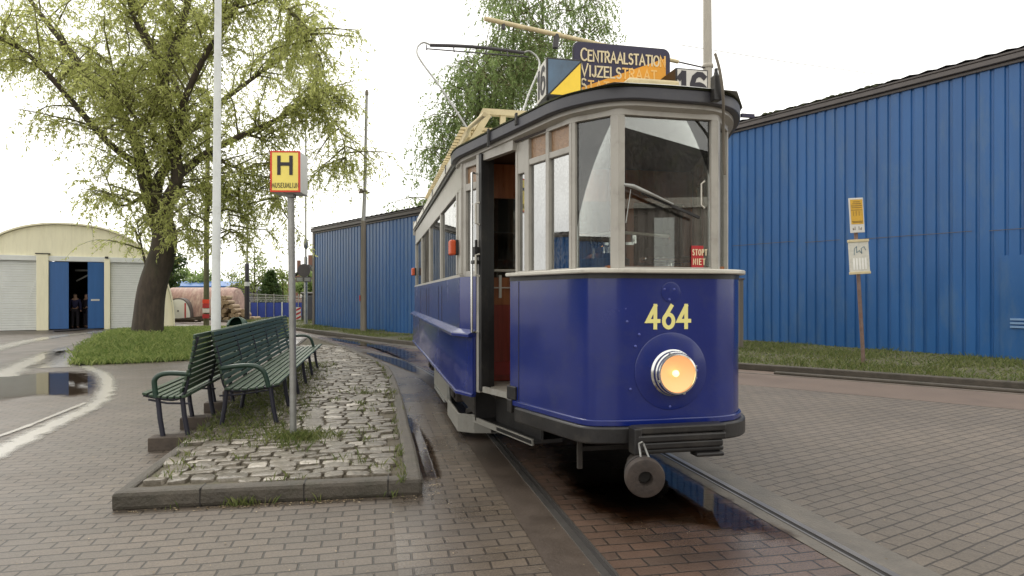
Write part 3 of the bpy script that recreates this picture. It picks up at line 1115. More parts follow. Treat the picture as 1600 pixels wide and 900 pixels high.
# ------------------------------------------------------------------ puddles (thin real sheets of water; edge fades by the 'wet' attribute)
def puddle(pts, z, mat, name='puddle', rings=5):
    """pts: outline, the film thins towards it"""
    c = Vector((sum(p[0] for p in pts) / len(pts), sum(p[1] for p in pts) / len(pts)))
    n = len(pts)
    vs, wet = [], []
    fs = []
    for r in range(rings):
        k = 1 - r / rings
        for p in pts:
            q = c + (Vector(p[:2]) - c) * k
            vs.append((q.x, q.y, z))
            wet.append(min(1.0, r / rings * 1.6))
    vs.append((c.x, c.y, z))
    wet.append(1.0)
    for r in range(rings - 1):
        for i in range(n):
            fs.append((r * n + i, r * n + (i + 1) % n, (r + 1) * n + (i + 1) % n, (r + 1) * n + i))
    for i in range(n):
        fs.append(((rings - 1) * n + i, (rings - 1) * n + (i + 1) % n, len(vs) - 1))
    me = bpy.data.meshes.new(name)
    me.from_pydata(vs, [], fs)
    me.update()
    if sum(p.normal.z * p.area for p in me.polygons) < 0:
        me.flip_normals()
    at = me.attributes.new('wet', 'FLOAT', 'POINT')
    at.data.foreach_set('value', wet)
    me.materials.append(mat)
    o = bpy.data.objects.new(name, me)
    COL.objects.link(o)
    return struct(o)
def ring(line_pts, k=4):
    return [(p.x, p.y) for p in smooth_path([Vector((p[0], p[1], 0)) for p in line_pts + [line_pts[0]]], k)[:-1]]
def tw(w, a, z=0.0):
    return Vector((F0.x + RX * w + DX * a, F0.y + RY * w + DY * a, z))
# between the rails in front of and under the tram
puddle(ring([tw(-0.3, 2.5)[:2], tw(0.55, 2.3)[:2], tw(0.62, 0.6)[:2], tw(0.62, -0.1)[:2], tw(0.60, -0.60)[:2], tw(0.25, -0.48)[:2], tw(-0.05, -0.2)[:2], tw(-0.45, -0.1)[:2], tw(-0.6, 0.8)[:2]]), 0.0145, M['water'])
# left yard puddle mirroring the shed doors
puddle(ring([G(-60, 590)[:2], G(60, 580)[:2], G(150, 580)[:2], G(168, 600)[:2], G(150, 622)[:2], G(60, 622)[:2], G(-40, 632)[:2], G(-160, 620)[:2]]), 0.010, M['water2'])
# wet curve of track behind the tram
for pts_ in ([(500, 524), (560, 532), (655, 552), (662, 575), (600, 548), (520, 533)], [(560, 548), (640, 566), (665, 590), (625, 576), (575, 556)], [(455, 513), (500, 518), (580, 529), (540, 530), (480, 522)]):
    puddle(ring([G(a, b)[:2] for a, b in pts_]), 0.021, M['water2'])
# gutter beside the island and long wet seams over the left yard, their sky sheen painted pale
puddle(ring([tw(-1.55, 0.9)[:2], tw(-1.35, 1.0)[:2], tw(-1.32, 2.6)[:2], tw(-1.5, 4.2)[:2], tw(-1.62, 3.0)[:2]]), 0.0135, M['water2'])
M['wet_sheen'] = water_mat('wet_concrete_sky_sheen', (0.34, 0.32, 0.28), 0.22, False)  # wet concrete strips; the pale base colour paints in the sky's reflection
def seam(pxs, width, z=0.011, mat='wet_sheen', name='wet_seam'):
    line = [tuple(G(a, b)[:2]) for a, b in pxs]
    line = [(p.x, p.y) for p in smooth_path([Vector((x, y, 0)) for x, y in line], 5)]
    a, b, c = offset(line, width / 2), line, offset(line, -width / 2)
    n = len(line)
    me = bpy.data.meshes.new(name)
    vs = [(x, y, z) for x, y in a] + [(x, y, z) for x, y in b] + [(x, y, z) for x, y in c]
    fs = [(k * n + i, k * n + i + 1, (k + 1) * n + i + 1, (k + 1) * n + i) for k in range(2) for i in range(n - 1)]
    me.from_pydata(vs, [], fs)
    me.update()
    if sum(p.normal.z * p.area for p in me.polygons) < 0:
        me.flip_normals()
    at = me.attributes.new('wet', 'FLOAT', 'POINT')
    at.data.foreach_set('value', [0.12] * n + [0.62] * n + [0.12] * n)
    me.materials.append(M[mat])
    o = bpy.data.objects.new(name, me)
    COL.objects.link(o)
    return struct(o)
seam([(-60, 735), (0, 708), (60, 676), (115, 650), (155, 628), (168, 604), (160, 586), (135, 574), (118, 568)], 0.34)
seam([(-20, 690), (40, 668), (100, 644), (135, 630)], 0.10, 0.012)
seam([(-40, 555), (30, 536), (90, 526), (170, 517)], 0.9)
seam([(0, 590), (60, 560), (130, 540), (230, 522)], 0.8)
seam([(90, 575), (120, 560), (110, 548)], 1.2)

# ------------------------------------------------------------------ lawn with the willow
def lawn_h(x, y):
    d = math.hypot((x + 12.2) / 6.0, (y - 20.5) / 7.5)
    return max(0.0, 0.22 * (1 - min(1, d) ** 1.5)) + 0.02
lawn_edge = ring([(-8.95, 13.2), (-8.0, 13.6), (-6.9, 14.6), (-6.9, 17.0), (-7.6, 20.5), (-8.8, 25.0), (-11.5, 27.5), (-14.5, 27.2), (-14.6, 24.5), (-13.0, 20.5), (-10.9, 16.2), (-9.45, 13.9)], 5)
mb = MB()
cc = Vector((-11.0, 20.0))
nl = len(lawn_edge)
vs = []
K = 10
for r in range(K):
    k = 1 - r / K
    for p in lawn_edge:
        q = cc + (Vector(p) - cc) * k
        vs.append((q.x, q.y, max(lawn_h(q.x, q.y), 0.02) if r else 0.03))
vs.append((cc.x, cc.y, lawn_h(*cc)))
fs = [(r * nl + i, r * nl + (i + 1) % nl, (r + 1) * nl + (i + 1) % nl, (r + 1) * nl + i) for r in range(K - 1) for i in range(nl)]
fs += [((K - 1) * nl + i, (K - 1) * nl + (i + 1) % nl, len(vs) - 1) for i in range(nl)]
mb.add(vs, fs)
struct(mb.build('lawn', M['turf'], smooth=60))
pts = []
while len(pts) < 36000:
    x, y = RNG.uniform(-15, -6.4), 12.9 + 15 * RNG.uniform() ** 1.6
    jx, jy = x + RNG.normal(0, 0.10), y + RNG.normal(0, 0.10)
    if math.sin(x * 1.9 + 2 * math.sin(y * 1.3)) + math.sin(y * 2.3 + x) < RNG.uniform(-2.6, -0.7):
        continue
    if point_in(lawn_edge, jx, jy):
        pts.append((x, y, lawn_h(x, y) - 0.01))
o = blades('lawn_grass', pts, 0.04, 0.16, M['grass'], 0.018, 1.1)
stuff(o, 'long fresh green grass on the mound round the willow', 'grass')
# ================================================================== THE TRAM
tram = thing('tram', 'dark blue vintage tram with lit round headlamp and number 464 on its front', 'tram', F0, TH)
A_, B_, C_, D_, S_ = (0.37, 0.0), (0.62, 0.28), (0.863, 0.949), (1.04, 1.43), (1.15, 1.71)
END = 8.05                                   # rear end of the saloon
LEN = END + 1.71
mir = lambda p: (-p[0], p[1])
rear = lambda p: (p[0], LEN - p[1])
front_sharp = [mir(C_), mir(B_), mir(A_), A_, B_, D_, S_]
low_sharp = [mir(C_), (-0.612, 0.21), (-0.550, 0.05), (-0.34, 0.0), (0.34, 0.0), (0.47, 0.045), (0.575, 0.155), (0.645, 0.34), D_, S_]
low_path = fillet(low_sharp, 0.06, 5)
low_path[0] = mir(C_)

# lower blue panels
mb = MB()
mb.ribbon(low_path, 0.615, 1.55, 0.0, -0.035)
body = mb.build('body_panel', M['blue'], tram, smooth=40)
mb = MB()
mb.ribbon(low_path, 0.615, 0.655, 0.016, -0.001)          # folded foot of the apron
mb.build('apron_flange', M['blue'], body, smooth=40, bevel=0.006)
mb = MB()
p0 = Vector(low_path[0]); p1 = Vector(low_path[1])
e = (p1 - p0).normalized()
mb.seg(p0 + e * 0.125, p0 + e * 0.129, 0.66, 1.545, -0.003, 0.0)
mb.build('panel_seam', M['under'], body)
# seat of the saloon sides
for sx in (-1, 1):
    mb = MB()
    x0, x1 = sorted((sx * 1.15, sx * 1.118))
    mb.box(x0, x1, 1.71, END, 1.105, 1.60)
    sp = mb.build('side_panel', M['blue'], tram)
    mb = MB()
    path = [(-1.15, END), (-1.15, 1.69), (-1.05, 1.44)] if sx < 0 else [(1.05, 1.44), (1.15, 1.69), (1.15, END)]
    mb.ribbon(path, 0.615, 1.11, 0.03, 0.0, 0.615, 1.11)
    mb.build('skirt_panel', M['blue'], tram, smooth=30)
    mb = MB()
    mb.ribbon(path, 1.095, 1.125, 0.075, 0.0, 1.095, 1.16)
    mb.build('side_moulding', M['blue'], tram, bevel=0.006)
    mb = MB()
    mb.ribbon(path, 0.60, 0.63, 0.045, 0.0)
    mb.build('skirt_edge', M['blue'], tram, bevel=0.006)
    for yy in (3.2, 3.55, 4.9, 5.3, 6.5):
        mb = MB()
        mb.box(min(sx * 1.153, sx * 1.15), max(sx * 1.153, sx * 1.15), yy, yy + 0.008, 1.165, 1.55)
        mb.build('panel_strip', M['under'], sp)
for p_, q_ in (((-1.15, 1.70), (-1.05, 1.44)), ((1.05, 1.44), (1.15, 1.70))):
    mb = MB()
    mb.seg(p_, q_, 1.10, 1.60, 0.0, 0.035)
    mb.build('corner_panel', M['blue'], tram)

# black band, sill
mb = MB()
mb.ribbon(low_path, 1.55, 1.582, 0.004, -0.035)
mb.build('waist_band', M['black'], tram, smooth=40)
mb = MB()
mb.ribbon(low_path, 1.582, 1.612, 0.045, -0.10)
mb.build('window_sill', M['sillp'], tram, smooth=40, bevel=0.008)

# cab window frames
ZS, ZT = 1.612, 2.60
U = offset(front_sharp, -0.045)
UC, UBl, UAl, UAr, UBr, UD, US = [Vector(p) for p in U]
fr = MB()
def on(p, q, s0, s1, z0, z1, t0=0.0, t1=0.055, mb=None):
    e = (q - p).normalized()
    (mb or fr).seg(p + e * s0, p + e * s1, z0, z1, t0, t1)
LCB = (UBl - UC).length
LBA = (UAl - UBl).length
LAA = (UAr - UAl).length
LBD = (UD - UBr).length
LDS = (US - UD).length
# left side: posts by distance from the door jamb
on(UC, UBl, 0.0, 0.03, ZS, ZT)
on(UC, UBl, 0.125, 0.185, ZS, ZT)
on(UC, UBl, 0.40, 0.44, ZS, ZT)
on(UC, UBl, LCB - 0.03, LCB - 0.001, ZS, ZT)
for s0, s1 in ((0.185, 0.40), (0.44, LCB - 0.03)):
    on(UC, UBl, s0, s1, 2.405, 2.45, 0.004, 0.05)
on(UC, UBl, 0.03, 0.125, 2.36, ZT, 0.004, 0.05)
on(UBl, UAl, 0.003, 0.03, ZS, ZT)
on(UBl, UAl, LBA - 0.055, LBA + 0.004, ZS, ZT, -0.004)
on(UAl, UAr, 0.005, 0.047, ZS, ZT)
on(UAl, UAr, LAA - 0.047, LAA - 0.005, ZS, ZT)
on(UAr, UBr, -0.004, 0.055, ZS, ZT, -0.004)
on(UAr, UBr, LBA - 0.03, LBA - 0.003, ZS, ZT)
on(UBr, UD, 0.001, 0.03, ZS, ZT)
on(UBr, UD, 0.36, 0.40, ZS, ZT)
on(UBr, UD, 0.76, 0.80, ZS, ZT)
on(UBr, UD, LBD - 0.05, LBD - 0.004, ZS, ZT)
for s0, s1 in ((0.03, 0.36), (0.40, 0.76), (0.80, LBD - 0.05)):
    on(UBr, UD, s0, s1, 2.405, 2.45, 0.004, 0.05)
for p, q in ((UC, UBl), (UBl, UAl), (UAl, UAr), (UAr, UBr), (UBr, UD)):
    L_ = (q - p).length
    on(p, q, 0.004, L_ - 0.004, 1.6125, 1.626, 0.006, 0.048)
cab = fr.build('cab_window_frame', M['cream'], tram, bevel=0.005)
hd = MB()
hd.ribbon(fillet(U, 0.05, 4), ZT, 2.655, 0.0, -0.06)
hd.build('header_beam', M['cream'], tram, smooth=40)
hd = MB()
cornice_path = [(-1.15, 1.93), (-1.15, 1.71)] + [mir(D_)] + front_sharp[1:]
def roof_dip(a):
    """the roof edge sweeps down from the cab front towards the saloon"""
    return -0.062 * max(0.0, min(1.0, (a - 0.25) / 1.6)) ** 1.3
def dip(m):
    m.v = [(x, y, z + roof_dip(y)) for x, y, z in m.v]
    return m
corn = fillet(offset(cornice_path, -0.03), 0.20, 6)
hd.ribbon(corn, 2.648, 2.676, 0.035, -0.05, 2.62, 2.676)
dip(hd).build('cornice', M['cream'], tram, smooth=40)
hd = MB()
hd.ribbon(fillet(offset(cornice_path, -0.02), 0.26, 8), 2.676, 2.757, 0.070, -0.06)
dip(hd).build('roof_fascia', M['fascia'], tram, smooth=40, bevel=0.008)
hd = MB()
hd.ribbon(fillet(offset(cornice_path, -0.02), 0.26, 8), 2.757, 2.768, 0.075, -0.06)
dip(hd).build('drip_edge', M['moss'], tram, smooth=40)

def pane(p, q, s0, s1, z0, z1, mat='glass', name='window_pane', t=0.026):
    b = MB()
    on(p, q, s0 + 0.0005, s1 - 0.0005, z0, z1, t, t + 0.004, b)
    return b.build(name, M[mat], cab)
pane(UAl, UAr, 0.047, LAA - 0.047, 1.626, ZT)
pane(UBl, UAl, 0.03, LBA - 0.055, 1.626, ZT)
pane(UAr, UBr, 0.055, LBA - 0.03, 1.626, ZT)
pane(UC, UBl, 0.03, 0.125, 1.626, 2.36, 'glass_side')
pane(UC, UBl, 0.185, 0.40, 1.626, 2.405, 'glass_side')
pane(UC, UBl, 0.44, LCB - 0.03, 1.626, 2.405, 'glass_side')
pane(UC, UBl, 0.185, 0.40, 2.45, ZT, 'glass_amber', 'transom_pane')
pane(UC, UBl, 0.44, LCB - 0.03, 2.45, ZT, 'glass_amber', 'transom_pane')
for s0, s1 in ((0.03, 0.36), (0.40, 0.76), (0.80, LBD - 0.05)):
    pane(UBr, UD, s0, s1, 1.626, 2.405)
    pane(UBr, UD, s0, s1, 2.45, ZT, 'glass_amber', 'transom_pane')

# saloon upper sides
ZW0, ZW1, ZH = 1.63, 2.37, 2.62
win_y = [1.71, 2.02, 3.50, 5.00, 6.50, END]
for sx in (-1, 1):
    f = MB()
    xa, xb = sorted((sx * 1.135, sx * 1.08))
    f.box(xa, xb, 1.72, END, 1.60, ZW0)
    f.box(xa, xb, 1.72, END, ZW1, ZH)
    for i, yy in enumerate(win_y):
        w_ = 0.16 if i == 0 else 0.07
        y0 = 1.722 if i == 0 else (yy - w_ / 2 if i < len(win_y) - 1 else END - w_)
        f.box(min(sx * 1.138, sx * 1.077), max(sx * 1.138, sx * 1.077), y0, y0 + w_, ZW0, ZW1)
    sf = f.build('saloon_window_frame', M['cream'], tram, bevel=0.006)
    for i in range(len(win_y) - 1):
        y0 = win_y[i] + (0.172 if i == 0 else 0.035)
        y1 = win_y[i + 1] - (0.035 if i < len(win_y) - 2 else 0.07)
        g = MB()
        g.box(min(sx * 1.112, sx * 1.108), max(sx * 1.112, sx * 1.108), y0, y1, ZW0, ZW1)
        g.build('window_pane', M['glass_side'], sf)
    f = MB()
    f.box(min(sx * 1.15, sx * 1.08), max(sx * 1.15, sx * 1.08), 1.70, END, 1.60, 1.622)
    f.build('saloon_sill', M['cream'], tram)
    f = MB()
    f.box(min(sx * 1.158, sx * 1.08), max(sx * 1.158, sx * 1.08), 1.72, END + 0.05, ZH, 2.655)
    f.build('black_gutter', M['black'], tram)
    f = MB()
    f.add([(sx * 1.175, 1.95, 2.655), (sx * 1.175, END + 0.1, 2.655), (sx * 1.165, END + 0.1, 2.75), (sx * 1.165, 1.95, 2.75),
           (sx * 1.08, 1.95, 2.655), (sx * 1.08, END + 0.1, 2.655), (sx * 1.08, END + 0.1, 2.75), (sx * 1.08, 1.95, 2.75)],
          [(0, 1, 2, 3), (4, 7, 6, 5), (0, 4, 5, 1), (3, 2, 6, 7), (0, 3, 7, 4), (1, 5, 6, 2)])
    f.build('roof_edge_board', M['sillp'], tram, bevel=0.01)
    for yy in (2.6, 4.1, 5.6, 7.1):
        f = MB()
        f.box(min(sx * 1.180, sx * 1.17), max(sx * 1.180, sx * 1.17), yy, yy + 0.012, 2.66, 2.75)
        f.build('board_joint', M['fascia'], tram)
    # corner windows facing forward
    f = MB()
    d, s = Vector((sx * 1.015, 1.455)), Vector((sx * 1.12, 1.72))
    a, b = (s, d) if sx < 0 else (d, s)
    L_ = (b - a).length
    for s0, s1, z0, z1 in ((0, 0.05, 1.60, ZH), (L_ - 0.06, L_, 1.60, ZH), (0.05, L_ - 0.06, 1.60, 1.65), (0.05, L_ - 0.06, 2.34, 2.40), (0.05, L_ - 0.06, 2.54, ZH)):
        on(a, b, s0, s1, z0, z1, 0.0, 0.05, f)
    cf = f.build('corner_window_frame', M['cream'], tram, bevel=0.005)
    g = MB()
    on(a, b, 0.05, L_ - 0.06, 1.65, 2.34, 0.024, 0.028, g)
    g.build('window_pane', M['glass_side'], cf)
    g = MB()
    on(a, b, 0.05, L_ - 0.06, 2.40, 2.54, 0.024, 0.028, g)
    g.build('transom_pane', M['glass_amber'], cf)

# doorway between cab and saloon on the near side
Cd, Dd = Vector(mir(C_)), Vector(mir(D_))
mb = MB()
on(Dd, Cd, -0.02, 0.035, 0.64, 2.63, 0.0, 0.07, mb)
mb.build('door_post', M['cream'], tram, bevel=0.006)
mb = MB()
on(Dd, Cd, 0.04, 0.085, 0.66, 2.60, -0.01, 0.06, mb)
on(Dd, Cd, 0.045, 0.075, 0.66, 2.595, 0.062, 0.12, mb)
dl = mb.build('folding_door', M['black'], tram, bevel=0.004)
for z0 in (1.60, 2.02):
    h = MB()
    e = (Cd - Dd).normalized()
    nin = Vector((-e.y, e.x))
    q = Dd + e * 0.06 - nin * 0.012
    o_ = -nin * 0.035
    h.tube([(q.x, q.y, z0), (q.x + o_.x, q.y + o_.y, z0 + 0.01), (q.x + o_.x, q.y + o_.y, z0 + 0.17), (q.x, q.y, z0 + 0.18)], 0.009)
    h.build('door_handle', M['sillp'], dl)
h = MB()
q = Dd - e * 0.0 - nin * 0.05
h.tube([(q.x, q.y, 1.14), (q.x, q.y, 2.45)], 0.011)
for zz in (1.14, 2.45):
    h.tube([(q.x, q.y, zz), (q.x + nin.x * .06, q.y + nin.y * .06, zz)], 0.009)
h.build('grab_rail', M['chrome'], tram)
h = MB()
on(Dd, Cd, 0.0, 0.05, 1.76, 1.84, -0.05, -0.01, h)
on(Dd, Cd, 0.0, 0.05, 1.70, 1.73, -0.06, -0.01, h)
on(Dd, Cd, 0.01, 0.03, 1.62, 1.90, -0.03, -0.012, h)
h.build('door_latch', M['black'], tram, bevel=0.004)
# header over the doorway
mb = MB()
on(Dd, Cd, 0.035, (Cd - Dd).length + 0.02, 2.545, 2.635, 0.01, 0.06, mb)
mb.build('door_header', M['cream'], tram)
# latch plate at the lower cab corner
mb = MB()
on(Cd, Vector(mir(B_)), -0.02, 0.10, 0.66, 0.76, -0.02, 0.0, mb)
on(Cd, Vector(mir(B_)), 0.0, 0.06, 0.56, 0.66, -0.03, 0.0, mb)
mb.build('step_hinge', M['black'], tram, bevel=0.006)

# interior
mb = MB()
fl = [(-0.98, 1.70), mir(C_), (-0.58, 0.30), (-0.36, 0.06), (0.36, 0.06), (0.58, 0.30), (0.97, 1.40), (1.05, 1.70)]
mb.prism(fl, 0.645, 0.69)
mb.build('platform_floor', M['floor_in'], tram)
mb = MB()
mb.prism([(x * .97, y) for x, y in fl], 2.605, 2.63)
mb.build('cab_ceiling', M['dark_in'], tram)
bks = {}
for s in (-1, 1):
    mb = MB()
    mb.box(*sorted((s * 0.40, s * 1.06)), 1.74, 1.78, 0.69, 1.36)
    bks[s] = mb.build('bulkhead', M['wood_red'], tram)
    mb = MB()
    a, b = sorted((s * 0.40, s * 1.06))
    mb.box(a, b, 1.735, 1.785, 1.36, 1.60)
    mb.box(a, b, 1.735, 1.785, 2.30, 2.60)
    mb.box(*sorted((s * 0.40, s * 0.47)), 1.735, 1.785, 1.60, 2.30)
    mb.box(*sorted((s * 0.98, s * 1.06)), 1.735, 1.785, 1.60, 2.30)
    mb.build('bulkhead_trim', M['wood'], bks[s])
    mb = MB()
    mb.box(*sorted((s * 0.47, s * 0.98)), 1.755, 1.760, 1.60, 2.30)
    mb.build('bulkhead_window', M['glass'], bks[s])
bk = bks[-1]
mb = MB()
mb.box(-1.06, -0.4, 1.728, 1.74, 0.74, 0.86)
mb.build('kick_board', pm('kick_red', (0.22, 0.025, 0.018), 0.4), bk)
mb = MB()
mb.tube([(-1.0, 1.70, 1.66), (-0.45, 1.70, 1.66)], 0.012)
for x in (-0.90, -0.80):
    mb.box(x, x + 0.022, 1.71, 1.73, 1.42, 1.62)
mb.box(-1.0, -0.5, 1.705, 1.715, 1.505, 1.515)
mb.build('white_rail', M['sillp'], bk)
mb = MB()
mb.box(-0.38, 0.38, 1.75, 1.79, 0.69, 2.60)
mb.build('sliding_door', M['wood'], bk, bevel=0.005)
mb = MB()
mb.box(-0.28, 0.28, 1.744, 1.75, 1.55, 2.3)
mb.build('door_window', M['glass'], bk)
mb = MB()
mb.box(-1.05, 1.05, 1.79, END, 0.66, 0.70)
mb.build('saloon_floor', M['dark_in'], tram)
mb = MB()
mb.box(-1.08, 1.08, END - 0.05, END, 0.70, 2.62)
mb.build('rear_bulkhead', M['wood'], tram)
for s in (-1, 1):
    mb = MB()
    mb.box(*sorted((s * 0.55, s * 1.05)), 2.1, END - 0.2, 1.02, 1.10)
    mb.box(*sorted((s * 0.96, s * 1.05)), 2.1, END - 0.2, 1.10, 1.55)
    mb.build('saloon_bench', M['wood'], tram, bevel=0.02)

# controls behind the windscreen
mb = MB()
mb.lathe((-0.30, 0.42, 0.69), (0, 0, 1), [(0.15, 0), (0.15, 0.92), (0.17, 0.93), (0.17, 1.0), (0.10, 1.04)], 20)
ctl = mb.build('controller', M['black'], tram, smooth=40)
mb = MB()
mb.lathe((-0.30, 0.42, 1.73), (0, 0, 1), [(0.03, 0), (0.03, 0.05), (0.012, 0.06), (0.012, 0.08)], 12)
mb.bar((-0.30, 0.42, 1.80), (-0.12, 0.34, 1.80), 0.03, 0.02)
mb.tube([(-0.12, 0.34, 1.80), (-0.12, 0.34, 1.88)], 0.02)
mb.build('brass_handle', M['chrome'], ctl, smooth=40)
mb = MB()
mb.lathe((0.14, 0.34, 0.69), (0, 0, 1), [(0.03, 0), (0.03, 0.98)], 12)
ring_pts = [(0.14 + 0.19 * math.cos(t * math.pi / 10), 0.34 + 0.19 * math.sin(t * math.pi / 10), 1.69) for t in range(21)]
mb.tube(ring_pts, 0.016, cap=False)
for t in (0, 2.1, 4.2):
    mb.tube([(0.14, 0.34, 1.66), (0.14 + 0.19 * math.cos(t), 0.34 + 0.19 * math.sin(t), 1.69)], 0.011)
mb.build('brake_wheel', M['chrome'], tram, smooth=40)
for (x, z, r) in ((-0.42, 1.80, 0.045), (-0.30, 1.86, 0.03), (0.33, 1.74, 0.04)):
    mb = MB()
    mb.lathe((x, 0.30, z), (0.1, -1, 0.25), [(r, 0), (r, 0.035), (r * .8, 0.04)], 16)
    mb.tube([(x, 0.31, z), (x * 0.98, 0.34, 1.62)], 0.012, 6)
    mb.build('gauge', M['chrome'], tram, smooth=40)
mb = MB()
mb.tube([(-0.52, 0.32, 1.84), (-0.30, 0.10, 1.85), (0.02, 0.085, 1.83)], 0.011)
mb.build('windscreen_rail', M['sillp'], tram, smooth=50)
mb = MB()
mb.box(-0.40, 0.42, 0.085, 0.16, 1.60, 1.635)
mb.build('dash_shelf', M['wood'], tram)
# warm lamp in the cab
mb = MB()
mb.lathe((-0.13, 1.70, 2.42), (0, -1, 0), [(0.05, 0), (0.05, 0.02), (0.03, 0.03)], 16)
cl = mb.build('cab_lamp', M['chrome'], tram, smooth=40)
mb = MB()
mb.lathe((-0.13, 1.665, 2.42), (0, -1, 0), [(0.001, 0), (0.032, 0.005), (0.035, 0.03), (0.02, 0.055), (0.001, 0.06)], 14, cap=False)
mb.build('cab_bulb', M['warm'], cl, smooth=60)

# bumper, coupling
bump_path = fillet([(-0.82, 0.83)] + low_sharp[1:9], 0.07, 5)
mb = MB()
mb.ribbon(bump_path, 0.508, 0.616, 0.045, -0.04)
mb.build('bumper', M['black'], tram, smooth=40, bevel=0.012)
mb = MB()
for (z0, z1, dx, dy) in ((0.592, 0.638, 0.31, 0.165), (0.545, 0.589, 0.30, 0.18), (0.500, 0.542, 0.285, 0.17), (0.468, 0.497, 0.30, 0.15)):
    mb.box(-dx - 0.01, dx - 0.02, -dy, -0.07, z0, z1)
mb.box(-0.33, -0.28, -0.175, -0.07, 0.47, 0.635)
mb.box(0.08, 0.27, -0.175, -0.08, 0.438, 0.465)
mb.build('bumper_block', M['black'], tram, bevel=0.01)
# coupler swung a little to one side
cpl = Vector((-0.36, -0.38, 0.405))
cax = Vector((-0.24, -1, 0)).normalized()
mb = MB()
mb.lathe(cpl, cax, [(0.042, -0.02), (0.102, -0.018), (0.114, 0.0), (0.114, 0.03), (0.106, 0.048), (0.085, 0.055), (0.042, 0.053), (0.038, 0.02), (0.038, -0.015), (0.042, -0.02)], 36, cap=False)
cp = mb.build('coupler_disc', pm('coupler_iron', (0.036, 0.026, 0.021), 0.75, 0.0, var=0.35, scale=9, bump=0.4, dirt=(0.075, 0.055, 0.042), dirt_amt=0.6, dscale=14), tram, smooth=40)
mb = MB()
mb.tube([cpl - cax * 0.015, cpl - cax * 0.30, (-0.05, 0.35, 0.36)], [0.07, 0.055, 0.05], 12)
mb.lathe(cpl - cax * 0.10, cax, [(0.1, 0), (0.1, 0.04)], 16)
mb.build('coupler_shank', M['under'], cp, smooth=40)
mb = MB()
l0 = Vector((-0.305, -0.205, 0.55))
l1 = cpl + cax * 0.02 + Vector((0, 0, 0.10))
mb.tube([l0 + Vector((-0.012, 0, 0)), l0 + Vector((0.0, -0.02, 0.015)), l0 + Vector((0.018, 0, 0)), l1 + Vector((0.03, 0, 0)), l1 + Vector((0.0, 0, -0.02)), l1 + Vector((-0.022, 0, 0)), l0 + Vector((-0.012, 0, 0))], 0.006, 6)
mb.build('coupler_link', M['steel'], cp, smooth=50)
mb = MB()
mb.box(-0.56, -0.53, 0.22, 0.25, 0.30, 0.50)
mb.box(-0.54, -0.1, 0.28, 0.31, 0.40, 0.43)
mb.build('bracket', M['under'], tram)

# headlamp
HL = Vector((0.0, 0.0, 0.946))
mb = MB()
mb.lathe(HL, (0, -1, 0), [(0.152, 0.0), (0.150, 0.010), (0.139, 0.016), (0.143, 0.036), (0.139, 0.054), (0.133, 0.057), (0.135, 0.072), (0.129, 0.084), (0.119, 0.086), (0.115, 0.078), (0.114, 0.05)], 48, cap=False)
hl = mb.build('headlamp', M['chrome'], tram, smooth=35)
mb = MB()
mb.lathe(HL, (0, -1, 0), [(0.0005, 0.022), (0.04, 0.027), (0.085, 0.046), (0.115, 0.075)], 48, cap=False)
mb.build('reflector', M['lamp'], hl, smooth=60)
mb = MB()
mb.lathe(HL, (0, -1, 0), [(0.0005, 0.030), (0.018, 0.038), (0.022, 0.055), (0.015, 0.070), (0.0005, 0.075)], 20, cap=False)
mb.build('bulb', M['bulb'], hl, smooth=60)
for i in range(4):
    mb = MB()
    a = R(20 + 90 * i)
    mb.box(HL.x + 0.131 * math.cos(a) - 0.008, HL.x + 0.131 * math.cos(a) + 0.008, -0.082, -0.06, HL.z + 0.131 * math.sin(a) - 0.008, HL.z + 0.131 * math.sin(a) + 0.008)
    mb.build('lamp_clip', M['steel'], hl, bevel=0.003)
mb = MB()
mb.lathe(HL + Vector((-0.01, 0, 0.01)), (0, -1, 0), [(0.248, 0.0005), (0.248, 0.004), (0.243, 0.006), (0.0, 0.006)], 64, cap=False)
mb.build('lamp_plate', M['blue'], tram, smooth=30)
mb = MB()
mb.lathe((-0.01, 0.0, 1.462), (0, -1, 0), [(0.066, 0.0005), (0.066, 0.004), (0.062, 0.005), (0.0, 0.005)], 40, cap=False)
mb.build('cover_plate', M['blue'], tram, smooth=30)
RIV = pm('rivet_blue', hexs(70, 80, 150), 0.25)
for (px, py) in ((975, 482), (942, 495), (977, 502), (943, 606), (982, 606), (990, 540), (1090, 573), (1091, 580), (1090, 592), (1046, 635), (1045, 468), (1037, 452), (1053, 452), (996, 522)):
    w = (px - 1050) * 0.004205
    a = 0.0 if abs(w) < 0.30 else (abs(w) - 0.30) * 0.62
    mb = MB()
    mb.lathe((w, a - 0.001, EYE + (462 - py) * 0.004114), (0, -1, 0), [(0.010, 0), (0.009, 0.005), (0.004, 0.008), (0.0005, 0.0085)], 10, cap=False)
    mb.build('rivet', RIV, body, smooth=60)
mb = MB()
lettering(mb, '464', (-0.025, -0.001, 1.236), (1, 0, 0), (0, 0, 1), 0.140, 0.025, 0.255, squeeze=0.82, centre=True)
mb.build('number', M['num'], body)

